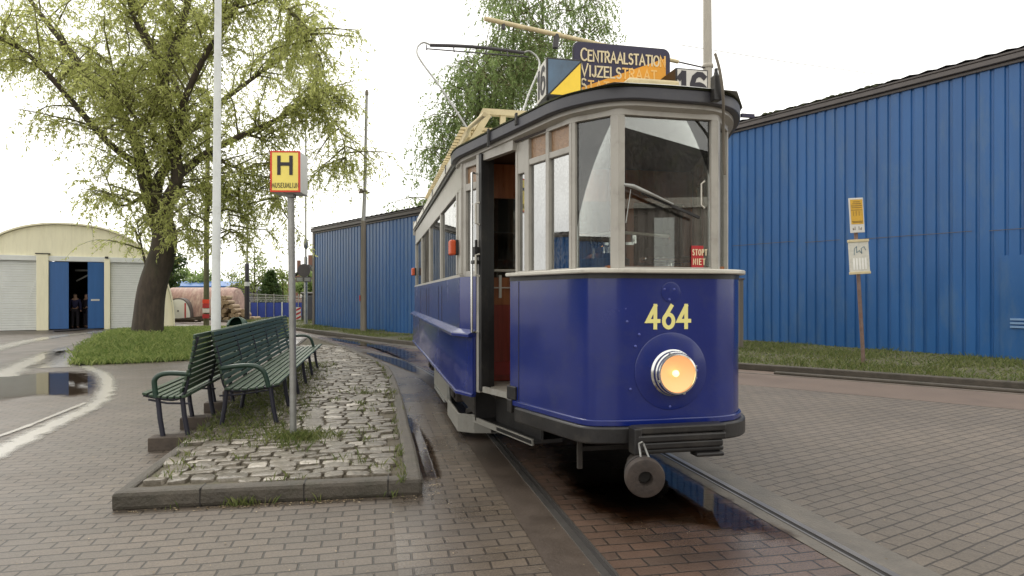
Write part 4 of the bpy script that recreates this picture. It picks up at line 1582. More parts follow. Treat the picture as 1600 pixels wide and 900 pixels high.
# windscreen wiper, notice in the window
zw = lambda py: EYE + (462 - py) * 0.00412
mb = MB()
wx = lambda px: (px - 1050) * 0.00421
yW = 0.045 - 0.045
mb.tube([(wx(973), yW + 0.01, zw(291)), (wx(985), yW - 0.015, zw(294)), (wx(1015), yW - 0.018, zw(306)), (wx(1050), yW - 0.016, zw(320))], [0.010, 0.014, 0.011, 0.006], 10)
wp = mb.build('wiper', M['steel'], tram, smooth=40)
mb = MB()
mb.bar((wx(1000), yW - 0.004, zw(303)), (wx(1096), yW + 0.004, zw(339)), 0.014, 0.016)
mb.build('wiper_blade', M['black'], wp)
mb = MB()
mb.tube([(wx(984), yW + 0.012, zw(298)), (wx(980), yW + 0.012, zw(325)), (wx(976), yW + 0.012, zw(350))], 0.003, 6)
mb.build('wiper_lead', M['steel'], wp)
mb = MB()
mb.box(wx(1090), wx(1110.5), 0.062, 0.066, zw(417), zw(382))
nt_ = mb.build('window_notice', M['red'], tram)
mb = MB()
lettering(mb, 'STOPT', (wx(1092), 0.0615, zw(397)), (1, 0, 0), (0, 0, 1), 0.036, 0.006, 0.28, squeeze=0.62)
lettering(mb, 'NIET', (wx(1093), 0.0615, zw(412)), (1, 0, 0), (0, 0, 1), 0.036, 0.006, 0.36, squeeze=0.75)
mb.build('notice_text', M['signcream'], nt_)
mb = MB()
mb.tube([(0.27, 0.075, 2.02), (0.245, 0.075, 2.04), (0.245, 0.075, 2.18), (0.27, 0.075, 2.20)], 0.007)
mb.build('cab_hook', M['sillp'], tram)

# indicators
def indicator(y):
    b = MB()
    b.box(-1.19, -1.135, y, y + 0.05, 1.80, 1.94)
    ib = b.build('indicator', M['black'], tram, bevel=0.01)
    b = MB()
    b.box(-1.222, -1.165, y - 0.03, y + 0.0, 1.80, 1.935)
    b.build('orange_lens', M['orange'], ib, bevel=0.02)
    b = MB()
    b.box(-1.222, -1.165, y + 0.05, y + 0.08, 1.80, 1.935)
    b.build('orange_lens', M['orange'], ib, bevel=0.02)
indicator(1.86)
indicator(7.75)

# roof
def half_width(a):
    pts = [(0.0, -0.075), (0.42, -0.07), (0.66, 0.25), (0.90, 0.93), (1.08, 1.40), (1.17, 1.72)]
    b = a if a < LEN / 2 else LEN - a
    if b >= 1.72:
        return 1.17
    for (w0, y0), (w1, y1) in zip(pts, pts[1:]):
        if b <= y1:
            t = max(0.0, (b - y0) / (y1 - y0))
            return w0 + (w1 - w0) * t
    return 1.17
mb = MB()
secs = [-0.072, -0.068, -0.05, 0.0, 0.1, 0.25, 0.5, 0.93, 1.4, 1.72, 2.5, 4, 6, END]
secs = secs + [LEN - s for s in secs[::-1]]
NW = 16
vs = []
for a in secs:
    b = min(a, LEN - a) + 0.075
    hw = half_width(a) + 0.0
    h = 0.13 * min(1.0, (b / 0.9)) ** 0.6 + 0.10 * max(0.0, min(1.0, (b - 0.9) / 1.2))
    for i in range(NW + 1):
        u = -1 + 2 * i / NW
        vs.append((hw * u, a, 2.762 + roof_dip(min(a, LEN - a)) + h * (1 - abs(u) ** 2.4)))
fs = [(k * (NW + 1) + i, k * (NW + 1) + i + 1, (k + 1) * (NW + 1) + i + 1, (k + 1) * (NW + 1) + i) for k in range(len(secs) - 1) for i in range(NW)]
mb.add(vs, fs)
mb.build('roof', M['roof'], tram, smooth=60)
mb = MB()
mb.box(-1.07, 1.07, 1.8, END, 2.63, 2.65)
mb.build('saloon_ceiling', M['dark_in'], tram)

# rear platform (seen only in part)
rp = fillet([rear(mir(p)) if False else (-p[0], LEN - p[1]) for p in ()] or [(1.15, END), (1.04, LEN - 1.43), (0.62, LEN - 0.28), (0.37, LEN), (-0.37, LEN), (-0.62, LEN - 0.28), (-1.04, LEN - 1.43), (-1.15, END)], 0.12, 5)
mb = MB()
mb.ribbon(rp, 0.615, 1.58, 0.0, -0.04)
mb.build('body_panel', M['blue'], tram, smooth=40)
mb = MB()
mb.ribbon(rp, 2.55, 2.80, 0.03, -0.04)
mb.build('header_beam', M['cream'], tram, smooth=40)
mb = MB()
for x, y in ((1.04, LEN - 1.43), (0.62, LEN - .28), (.37, LEN), (-.37, LEN), (-.62, LEN - .28), (-1.04, LEN - 1.43)):
    mb.box(x * .96 - .03, x * .96 + .03, y - .09, y - .03, 1.58, 2.55)
mb.build('cab_window_frame', M['cream'], tram)

# roof equipment: cream timber deck and trestle
mb = MB()
for s in (-1, 1):
    mb.bar((s * 0.93, 2.7, 3.11), (s * 0.93, 7.6, 3.11), 0.05, 0.09)
    mb.bar((s * 0.62, 2.7, 3.11), (s * 0.62, 7.6, 3.11), 0.05, 0.09)
    y = 2.75
    while y < 7.6:
        mb.box(*sorted((s * 0.56, s * 1.0)), y, y + 0.055, 3.155, 3.18)
        y += 0.14
    for y in (2.9, 4.4, 5.9, 7.4):
        mb.box(*sorted((s * 0.90, s * 0.96)), y, y + 0.06, 2.84, 3.07)
        mb.box(*sorted((s * 0.59, s * 0.65)), y, y + 0.06, 2.90, 3.07)
mb.build('roof_deck', M['creamwood'], tram)
mb = MB()
mb.bar((-0.86, 2.25, 3.20), (0.86, 2.25, 3.20), 0.07, 0.055)
mb.bar((-0.86, 2.95, 3.20), (0.86, 2.95, 3.20), 0.07, 0.055)
for s in (-1, 1):
    mb.bar((s * 0.80, 2.25, 3.18), (s * 0.99, 2.30, 2.86), 0.06, 0.07, (0, 1, 0))
    mb.bar((s * 0.80, 2.95, 3.18), (s * 0.95, 2.95, 2.86), 0.06, 0.07, (0, 1, 0))
    mb.bar((s * 0.66, 2.25, 3.18), (s * 0.66, 2.25, 2.90), 0.05, 0.05, (0, 1, 0))
    mb.bar((s * 0.84, 2.25, 3.185), (s * 0.84, 4.4, 3.14), 0.05, 0.06)
    mb.box(*sorted((s * 0.70, s * 0.80)), 2.5, 2.8, 2.95, 3.02)
mb.build('roof_trestle', M['creamwood'], tram)
mb = MB()
for s in (-1, 1):
    for k in range(4):
        mb.lathe((s * 0.78, 3.0 + 0.12 * k, 3.18), (0, 0, 1), [(0.03, 0), (0.045, 0.03), (0.045, 0.07), (0.02, 0.09)], 10)
mb.build('insulator', M['signcream'], tram, smooth=50)
mb = MB()
mb.tube([(-1.05, 1.0, 2.82), (-1.08, 1.6, 2.87), (-1.03, 2.1, 2.93), (-0.98, 3.0, 3.03)], 0.018, 8)
mb.build('roof_cable', M['creamwood'], tram, smooth=50)
for y, z0, z1 in ((0.75, 2.69, 2.775), (1.13, 2.61, 2.75)):
    mb = MB()
    hw = half_width(y) + 0.012
    mb.box(-hw - 0.015, -hw, y, y + 0.04, z0, z1)
    mb.build('roof_hook', M['black'], tram)

# bow collector
bow_b, bow_t = Vector((0, 5.6, 3.15)), Vector((0, 7.9, 6.0))
bow = MB()
def bw(u, t):
    """u across, t 0..1 from base to top along the leaning bow"""
    p = bow_b.lerp(bow_t, t)
    return (u, p.y, p.z)
arms = []
for s in (-1, 1):
    pts = smooth_path([Vector(bw(s * 0.10, 0.0)), Vector(bw(s * 0.28, 0.22)), Vector(bw(s * 0.72, 0.60)), Vector(bw(s * 1.08, 0.86)), Vector(bw(s * 1.12, 0.96)), Vector(bw(s * 1.0, 1.02)), Vector(bw(s * 0.86, 1.0))], 5)
    bow.tube(pts, 0.017, 8)
    bow.tube([bw(s * 0.34, 0.27), bw(s * 0.26, -0.05)], 0.02, 8)
    bow.tube([bw(s * 0.34, 0.27), bw(-s * 0.15, 0.04)], 0.013, 8)
bo = bow.build('bow_collector', M['steel'], tram, smooth=50)
mb = MB()
mb.tube([bw(-0.88 + 1.76 * i / 16, 1.0 + 0.018 * math.sin(math.pi * i / 16)) for i in range(17)], 0.033, 8)
mb.build('contact_bar', M['wire'], bo, smooth=50)
mb = MB()
mb.tube([bw(-0.95, 0.965), bw(0.95, 0.965)], 0.012, 6)
for u in (-0.95, -0.45, 0.15, 0.55):
    mb.tube([bw(u, 0.955), bw(u, 1.0)], 0.012, 6)
mb.build('contact_spring', M['wire'], bo)
mb = MB()
mb.box(-0.45, 0.45, 5.45, 5.8, 2.95, 3.16)
mb.build('bow_base', M['creamwood'], bo, bevel=0.01)

# signs on the roof
def roof_plane(y, lean=0.0):
    return Vector((0, y, 0))
mb = MB()
bz0, bz1, bx0, bx1, by = 2.86, 3.425, -0.345, 0.46, 0.98
rc = 0.05
outl = []
for cx, cz, a0 in ((bx1 - rc, bz1 - rc, 0), (bx0 + rc, bz1 - rc, 90), (bx0 + rc, bz0 + rc, 180), (bx1 - rc, bz0 + rc, 270)):
    outl += arc(cx, cz, rc, rc, a0, a0 + 90, 5)
mb.prism_f((0, by, 0), (1, 0, 0), (0, 0, 1), (0, 1, 0), outl, 0.0, 0.035)
db = mb.build('destination_board', M['navy'], tram)
mb = MB()
mb.prism_f((0, by, 0), (1, 0, 0), (0, 0, 1), (0, -1, 0), [(-0.32, 3.056), (bx1 - 0.035, 3.354), (bx1 - 0.035, 2.90), (-0.32, 2.90)], 0.0005, 0.0035)
mb.build('board_wedge', M['ochre'], db)
def wedge(x, z):
    return z < 3.36 - (0.44 - x) * 0.40
mb = MB()
lx0 = bx0 + 0.055
for txt, z, h, t, mg in (('CENTRAALSTATION', 3.283, 0.080, 0.0125, 0.17), ('VIJZELSTRAAT', 3.163, 0.080, 0.0125, 0.21), ('STAT HAARL', 3.045, 0.080, 0.0125, 0.24)):
    lettering(mb, txt, (lx0, by - 0.004, z), (1, 0, 0), (0, 0, 1), h, t, mg, caps=1.16, squeeze=0.80 if len(txt) > 13 else 0.95,
              colour_of=lambda x, st, z=z: 1 if wedge(lx0 + x, z + 0.05) else 0)
mb.build('board_lettering', [M['signcream'], M['signfade']], db)
mb = MB()
for cx, cz, a0 in ((0, 0, 0),):
    mb.tube([(x, by + 0.017, z) for x, z in outl + outl[:1]], 0.011, 6, cap=False)
mb.build('board_rim', M['signblack'], db, smooth=50)
mb = MB()
mb.box(bx1 - 0.02, bx1 + 0.07, by, by + 0.05, 3.03, 3.06)
mb.box(bx1 + 0.05, bx1 + 0.075, by - 0.01, by + 0.06, 3.01, 3.09)
for x in (-0.25, 0.40):
    mb.tube([(x, by + 0.05, 3.3), (x, by + 0.35, 2.9)], 0.012, 6)
mb.build('board_bracket', M['black'], db)
mb = MB()
mb.box(-0.04, 0.37, 0.62, 0.86, 2.80, 3.055)
mb.build('roof_ventilator', M['creamwood'], tram, bevel=0.02)
# route boxes
def route_box(x0, x1, y, coloured):
    z0, z1 = 2.895, 3.18
    b = MB()
    b.box(x0, x1, y, y + 0.27, z0, z1)
    rb = b.build('route_box', M['black'], tram, bevel=0.006)
    if coloured:
        b = MB()
        b.prism_f((0, y, 0), (1, 0, 0), (0, 0, 1), (0, -1, 0), [(x0 + .012, z0 + .015), (x1 - .012, z1 - .015), (x0 + .012, z1 - .015)], 0.001, 0.004)
        b.build('blue_half', M['bluegreen'], rb)
        b = MB()
        b.prism_f((0, y, 0), (1, 0, 0), (0, 0, 1), (0, -1, 0), [(x0 + .028, z0 + .015), (x1 - .012, z0 + .015), (x1 - .012, z1 - .03)], 0.001, 0.005)
        b.build('yellow_half', M['signyel'], rb)
    else:
        b = MB()
        b.box(x0 + .012, x1 - .012, y - .004, y - .001, z0 + .012, z1 - .012)
        b.build('number_plate', M['signwhite'], rb)
        b = MB()
        lettering(b, 'ib', ((x0 + x1) / 2, y - .0045, z0 + .05), (1, 0, 0), (0, 0, 1), 0.195, 0.040, 0.32, centre=True)
        b.build('route_number', M['signblack'], rb)
    b = MB()
    xs = x0 if coloured else x1
    b.box(xs - .004, xs + .004, y + .012, y + .258, z0 + .012, z1 - .012)
    b.build('number_plate', M['signwhite'], rb)
    b = MB()
    if coloured:
        lettering(b, 'ib', (xs - .0045, y + .135, z0 + .05), (0, -1, 0), (0, 0, 1), 0.18, 0.036, 0.3, centre=True)
    else:
        lettering(b, 'ib', (xs + .0045, y + .135, z0 + .05), (0, 1, 0), (0, 0, 1), 0.18, 0.036, 0.3, centre=True)
    b.build('route_number', M['signblack'], rb)
    b = MB()
    for xx in (x0 + .03, x1 - .03):
        b.tube([(xx, y + .08, z0), (xx * 0.97, y + .08, 2.83)], 0.012, 6)
    b.build('box_foot', M['black'], rb)
route_box(-0.645, -0.375, 0.70, True)
route_box(0.375, 0.645, 0.70, False)
# rope catcher and trolley rope at the far front corner
mb = MB()
mb.box(0.235, 0.285, -0.115, -0.06, 2.68, 2.84)
mb.lathe((0.26, -0.088, 2.84), (0, 0, 1), [(0.02, 0), (0.012, 0.03), (0.012, 0.05)], 8)
rc_ = mb.build('rope_catcher', M['black'], tram, bevel=0.008)
mb = MB()
mb.tube(smooth_path([Vector((0.235, -0.12, 2.97)), Vector((0.255, -0.14, 2.86)), Vector((0.285, -0.13, 2.70)), Vector((0.345, -0.03, 2.53)), Vector((0.385, 0.03, 2.36)), Vector((0.395, 0.035, 2.24))], 4), 0.009, 6)
mb.build('rope', pm('rope', (0.16, 0.14, 0.11), 0.9), rc_, smooth=50)
mb = MB()
mb.box(0.66, 0.76, 0.26, 0.28, 2.70, 2.725)
mb.build('side_indicator', M['navy'], tram)

# running gear
for yw in (3.30, 6.35):
    for s in (-1, 1):
        b = MB()
        b.lathe((s * 0.66, yw, 0.40), (s, 0, 0), [(0.415, -0.03), (0.415, 0.0), (0.385, 0.01), (0.38, 0.11), (0.31, 0.115), (0.28, 0.07), (0.12, 0.07), (0.1, 0.13), (0.001, 0.13)], 36, cap=False)
        b.build('wheel', M['under'], tram, smooth=35)
        b = MB()
        b.box(*sorted((s * 0.84, s * 1.0)), yw - 0.13, yw + 0.13, 0.27, 0.54)
        b.box(*sorted((s * 1.0, s * 1.03)), yw - 0.09, yw + 0.09, 0.31, 0.47)
        b.build('axle_box', M['under'], tram, bevel=0.02)
        b = MB()
        for k in range(5):
            ln = 0.50 - 0.08 * k
            b.box(*sorted((s * 0.88, s * 0.98)), yw - ln, yw + ln, 0.545 + k * 0.016, 0.558 + k * 0.016)
        b.build('leaf_spring', M['under'], tram)
for s in (-1, 1):
    b = MB()
    b.box(*sorted((s * 0.86, s * 0.94)), 2.25, 7.4, 0.30, 0.42)
    b.box(*sorted((s * 0.84, s * 0.97)), 2.05, 2.8, 0.42, 0.55)
    b.bar((s * 0.9, 2.3, 0.36), (s * 0.9, 2.9, 0.22), 0.06, 0.06)
    b.build('truck_frame', M['under'], tram, bevel=0.012)
    b = MB()
    b.box(*sorted((s * 1.0, s * 1.015)), 3.9, 5.6, 0.15, 0.52)
    b.build('side_shield', M['greym'], tram)
    b = MB()
    b.box(*sorted((s * 1.01, s * 1.03)), 4.1, 5.4, 0.12, 0.16)
    b.tube([(s * 1.0, 3.75, 0.2), (s * 1.02, 3.75, 0.55)], 0.025, 8)
    b.build('shield_rod', M['steel'], tram)
    b = MB()
    b.ribbon([(-1.05, 3.55), (-1.05, 2.62), (-0.90, 2.50), (-0.55, 2.42)] if s < 0 else [(0.55, 2.42), (0.90, 2.50), (1.05, 2.62), (1.05, 3.55)], 0.07, 0.255, 0.0, -0.022)
    b.build('lifeguard_board', M['greym'], tram, bevel=0.006)
b = MB()
b.box(-0.85, 0.85, 1.6, 7.9, 0.55, 0.615)
b.box(-0.5, 0.5, 0.35, 1.7, 0.50, 0.60)
b.box(-0.6, 0.6, 4.0, 5.7, 0.22, 0.55)
b.box(-0.75, 0.75, 2.35, 2.40, 0.10, 0.50)
b.build('underframe', M['under'], tram)
# step under the doorway
b = MB()
stp = [(-0.68, 1.02), (-0.96, 1.98), (-0.62, 2.05), (-0.42, 1.05)]
b.prism(stp, 0.285, 0.315)
b.prism([(-0.60, 1.02), (-0.80, 1.85), (-0.78, 1.86), (-0.58, 1.03)], 0.315, 0.66)
b.prism([(-0.97, 1.98), (-0.60, 2.05), (-0.60, 2.07), (-0.97, 2.0)], 0.30, 0.66)
b.build('door_step', M['black'], tram)
b = MB()
b.prism([(-0.675, 1.01), (-0.985, 2.06), (-0.97, 2.07), (-0.66, 1.02)], 0.275, 0.325)
b.build('step_edge', M['greym'], tram)
b = MB()
on(Dd, Cd, 0.10, (Cd - Dd).length - 0.02, 0.655, 0.70, -0.006, 0.02, b)
b.build('door_threshold', M['greym'], tram)

# ================================================================== BLUE CORRUGATED SHEDS
def corrugated(a, b, z0, z1, pitch=0.25, depth=0.035, rib=0.06):
    """wall skin with pressed ribs from plan point a to b; ribs stand out on the right-hand side of a->b"""
    a, b = Vector(a), Vector(b)
    L_ = (b - a).length
    e = (b - a) / L_
    nrm = Vector((e.y, -e.x))
    path = []
    s = 0.0
    while s < L_:
        for ds, d in ((0, 0), (pitch - rib - 0.03, 0), (pitch - rib - 0.012, -depth), (pitch - 0.03, -depth), (pitch - 0.012, 0)):
            if s + ds <= L_:
                p = a + e * (s + ds) + nrm * d
                path.append((p.x, p.y))
        s += pitch
    path.append((b.x, b.y))
    n = len(path)
    m = MB()
    m.add([(x, y, z0) for x, y in path] + [(x, y, z1) for x, y in path], [(i, i + 1, n + i + 1, n + i) for i in range(n - 1)])
    return m, e, nrm, L_

def shed(name, label, a, b, h, depth, z0=0.05):
    root = thing(name, label, 'shed')
    m, e, nrm, L_ = corrugated(a, b, z0, h)
    wall = m.build('wall', M['blue_wall'], root)
    a, b = Vector(a), Vector(b)
    # the other three sides, plain
    c, d = b - nrm * depth, a - nrm * depth
    for p, q in ((b, c), (c, d), (d, a)):
        m2, *_ = corrugated(p, q, z0, h - 0.002)
        m2.build('wall', M['blue_wall'], root)
    g = MB()
    g.seg(a, b, h, h + 0.11, -0.13, -0.0)          # gutter
    g.seg(a, b, h + 0.115, h + 0.16, -0.15, 0.0)
    g.seg(a, b, h - 0.07, h - 0.002, -0.05, 0.0)
    gt = g.build('gutter', M['gutter'], root, bevel=0.012)
    # roof sheet rising away from the eave
    r = MB()
    n = int(L_ / 0.18)
    vs = []
    for k in range(n + 1):
        p = a + e * (L_ * k / n)
        dz = 0.03 * (k % 2)
        q0 = p + nrm * 0.17
        q1 = p - nrm * depth
        vs += [(q0.x, q0.y, h + 0.18 + dz), (q1.x, q1.y, h + 0.18 + dz + depth * 0.09)]
    r.add(vs, [(2 * k, 2 * k + 2, 2 * k + 3, 2 * k + 1) for k in range(n)])
    rf = r.build('roof', M['roofdk'], root)
    return root, a, b, e, nrm, L_, rf, wall

WA = Vector((6.22, 18.3)); WB = Vector((10.08, 12.6))
we = (WB - WA).normalized()
rs, ra, rb_, re_, rn_, rl_, rrf, rwall = shed('corrugated_shed', 'tall blue corrugated shed with grey gutter and mossy roof edge beside the brick yard', WA - we * 3.6, WB + we * 5.0, 6.12, 14.0)
# moss along the eave in broken runs
mb = MB()
s = 0.3
while s < rl_ - 0.3:
    run = math.sin(s * 1.05 + 0.6) + 0.5 * math.sin(s * 2.9)
    if run > -0.15:
        p = ra + re_ * s + rn_ * random.uniform(0.02, 0.12)
        rr = random.uniform(0.05, 0.11)
        nn = 7
        prof = [(rr, 0), (rr * 0.85, rr * 0.45), (rr * 0.45, rr * 0.75), (0.01, rr * 0.82)]
        mb.lathe((p.x, p.y, 6.12 + 0.165), (random.uniform(-.2, .2), random.uniform(-.2, .2), 1), prof, nn, cap=False)
    s += random.uniform(0.07, 0.16)
mb.build('roof_moss', M['moss'], rrf, smooth=70)['kind'] = 'stuff'
# overlap seam, patches, a louvred vent and screws
for (s0, s1, z) in ((1.2, 3.4, 2.86), (3.7, 5.6, 2.85), (5.9, 6.8, 2.80), (7.0, 9.6, 2.78), (9.9, 11.6, 2.76)):
    mb = MB()
    p, q = ra + re_ * s0 + rn_ * 0.004, ra + re_ * s1 + rn_ * 0.004
    mb.seg(p, q, z, z + 0.012, -0.004, 0.002)
    mb.build('sheet_lap', M['gutter'], rwall)
mb = MB()
s_ = 3.6 + 6.25
p, q = ra + re_ * (s_ + 0.25), ra + re_ * (s_ + 1.9)
mb.seg(p, q, 0.10, 2.25, -0.022, -0.006)
mb.build('patch_sheet', M['blue_wall'], rwall)
mb = MB()
p, q = ra + re_ * (s_ + 0.42), ra + re_ * (s_ + 1.0)
for k in range(3):
    mb.seg(p, q, 0.80 + k * 0.075, 0.84 + k * 0.075, -0.05, -0.024)
mb.build('vent', pm('vent_blue', hexs(120, 150, 185), 0.4), rwall)
ls, la, lb, le, ln_, ll_, lrf, lwall = shed('corrugated_shed', 'low blue corrugated shed behind the concrete mast and the tram', (-8.75, 28.2), (-1.2, 19.3), 4.22, 9.0)
mb = MB()
mb.seg(la - le * 0.05, la + le * 0.16, 0.05, 4.2, -0.03, -0.008)
mb.build('corner_flashing', M['gutter'], lwall)

# grey cabinet standing at the corner of the tall shed
cbx = P(1152, 15.6, 0.12)
cb = thing('utility_cabinet', 'slim grey green metal cabinet standing just behind the tram front corner', 'cabinet', cbx, R(34))
mb = MB()
mb.box(-0.08, 0.08, -0.12, 0.12, 0.0, 1.70)
mb.build('casing', M['mast'], cb, bevel=0.01)
mb = MB()
mb.box(-0.10, 0.10, -0.14, 0.14, 1.70, 1.75)
mb.build('cap', M['gutter'], cb, bevel=0.01)

shed('corrugated_shed', 'long blue corrugated shed closing the far side of the yard beyond the arched shed', (-30.5, -16.0), (-28.0, 16.0), 4.7, 10.0)
# shed across the street, mirrored in the windscreen
bs = thing('warehouse', 'brown corrugated warehouse with a dark gable across the street', 'warehouse', (13.2, -14.6, 0), R(33))
mb, *_ = corrugated((9, 0), (-9, 0), 0.0, 5.0, 0.42, 0.06, 0.12)
mb.build('wall', M['shed_back'], bs)
mb = MB()
mb.box(-8.95, 8.95, -24, -0.1, 0, 4.98)
mb.build('rear_wall', M['shed_back'], bs)
mb = MB()
mb.box(-9.1, 9.1, -0.02, 0.14, 5.0, 5.4)
mb.build('fascia_beam', M['cream'], bs)
mb = MB()
mb.prism_f((0, 0.1, 0), (1, 0, 0), (0, 0, 1), (0, -1, 0), [(-9.0, 5.4), (9.0, 5.4), (0, 8.4)], 0.0, 24.0)
mb.build('gable', M['roofdk'], bs)
for x0, x1, mt in ((-5.6, -4.5, 'bluedoor'), (1.4, 2.2, 'whitedoor')):
    mb = MB()
    mb.box(x0, x1, 0.09, 0.16, 0, 4.6)
    mb.build('door', M[mt], bs)

# ================================================================== CREAM SHED WITH THE BLUE DOORS
gY = 27.0
gs = thing('arched_shed', 'pale yellow barrel roofed shed with white roller doors and blue swing doors', 'shed', (-0.695 * gY, gY, 0), R(28))
def arch(hw, h, n=40, ex=2.35):
    pts = []
    for i in range(n + 1):
        t = math.pi * i / n
        c, s_ = math.cos(t), math.sin(t)
        pts.append((math.copysign(abs(c) ** (2 / ex), c) * hw, abs(s_) ** (2 / ex) * h))
    return pts
ar = arch(3.95, 4.42)
# gable above the lintel
mb = MB()
zl = 3.10
top = [p for p in ar if p[1] > zl]
def x_at(z):
    for (x0, z0), (x1, z1) in zip(ar, ar[1:]):
        if z0 <= z <= z1 and x0 > 0:
            return x0 + (x1 - x0) * (z - z0) / (z1 - z0)
xl = x_at(zl)
mb.prism_f((0, 0, 0), (1, 0, 0), (0, 0, 1), (0, 1, 0), [(xl, zl)] + top + [(-xl, zl)], 0.0, 0.12)
# flanks beside the doors
side = [p for p in ar if p[0] > 0 and p[1] <= zl]
mb.prism_f((0, 0, 0), (1, 0, 0), (0, 0, 1), (0, 1, 0), [(3.20, 0)] + side + [(xl, zl - 0.001), (3.20, zl - 0.001)], 0.0, 0.12)
mb.prism_f((0, 0, 0), (1, 0, 0), (0, 0, 1), (0, 1, 0), [(-x, z) for x, z in ([(3.75, 0)] + side + [(xl, zl - 0.001), (3.75, zl - 0.001)])], 0.0, 0.12)
mb.build('gable_wall', M['yellowwall'], gs)
mb = MB()
n = len(ar)
o1 = [(x * 1.018, z * 1.012 + 0.03) for x, z in ar]
vs = [(x, -0.12, z) for x, z in o1] + [(x, 16.0, z) for x, z in o1] + [(x * 0.985, -0.12, z * 0.985) for x, z in o1] + [(x * 0.985, 16.0, z * 0.985) for x, z in o1]
fs = []
for i in range(n - 1):
    fs += [(i, i + 1, n + i + 1, n + i), (2 * n + i + 1, 2 * n + i, 3 * n + i, 3 * n + i + 1), (i + 1, i, 2 * n + i, 2 * n + i + 1)]
mb.add(vs, fs)
mb.build('barrel_roof', M['yellowwall'], gs, smooth=30)
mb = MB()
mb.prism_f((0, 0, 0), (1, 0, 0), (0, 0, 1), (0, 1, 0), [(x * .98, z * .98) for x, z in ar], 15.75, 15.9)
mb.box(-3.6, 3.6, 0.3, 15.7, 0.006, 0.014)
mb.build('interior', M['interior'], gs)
mb = MB()
mb.box(-3.85, 3.55, -0.14, -0.005, 2.88, 3.095)
mb.build('lintel', M['whitedoor'], gs, bevel=0.02)
mb = MB()
mb.box(-1.03, -0.62, -0.20, 0.02, 0.0, 3.16)
mb.build('pillar', M['yellowwall'], gs, bevel=0.02)
mb = MB()
mb.box(1.33, 1.55, -0.18, 0.02, 0.0, 3.02)
mb.build('pillar', M['yellowwall'], gs, bevel=0.02)
mb = MB()
mb.box(-1.07, -0.58, -0.22, 0.0, 3.162, 3.20)
mb.build('pillar_cap', M['roofdk'], gs)
mb = MB()
mb.box(1.36, 1.48, -0.2, -0.05, 3.04, 3.12)
mb.build('bracket', M['roofdk'], gs)
for x0, x1 in ((-3.80, -1.04), (1.56, 3.22)):
    mb = MB()
    z = 0.02
    while z < 2.86:
        mb.box(x0, x1, -0.03, 0.03, z, min(z + 0.095, 2.87))
        z += 0.10
    mb.build('roller_door', M['whitedoor'], gs, bevel=0.01)
mb = MB()
mb.box(-0.61, 0.06, -0.10, -0.04, 0.05, 2.86)
for k in range(7):
    mb.box(-0.59 + k * 0.095, -0.575 + k * 0.095, -0.108, -0.10, 0.07, 2.84)
mb.build('blue_door', M['bluedoor'], gs)
mb = MB()
a = Vector((1.33, -0.08)); b = a + Vector((-0.56, -0.22))
mb.seg(b, a, 0.05, 2.86, 0.0, 0.055)
rd = mb.build('blue_door', M['bluedoor'], gs)
mb = MB()
e = (a - b).normalized()
mb.seg(b + e * 0.10, b + e * 0.42, 1.22, 1.29, -0.012, -0.002)
mb.build('door_sign', M['signwhite'], rd)
mb = MB()
mb.box(0.05, 0.75, 2.0, 2.1, 2.55, 2.62)
mb.bar((0.1, 2.0, 2.1), (0.75, 2.0, 2.5), 0.05, 0.06)
mb.build('hoist_beam', M['steel'], gs)
mb = MB()
mb.tube(smooth_path([Vector((-0.2, -1.9, 0.045)), Vector((0.2, -1.6, 0.045)), Vector((0.55, -0.9, 0.045)), Vector((0.65, -0.35, 0.045))], 5), 0.045, 8)
hs = mb.build('hose', M['signblack'], None, loc=(-0.695 * gY, gY, 0), rotz=R(28))
tag(hs, 'black rubber hose lying on the ground before the blue doors', 'hose')

def GS(u, v):
    c, s_ = math.cos(R(28)), math.sin(R(28))
    return (-0.695 * gY + c * u - s_ * v, gY + s_ * u + c * v, 0.014)
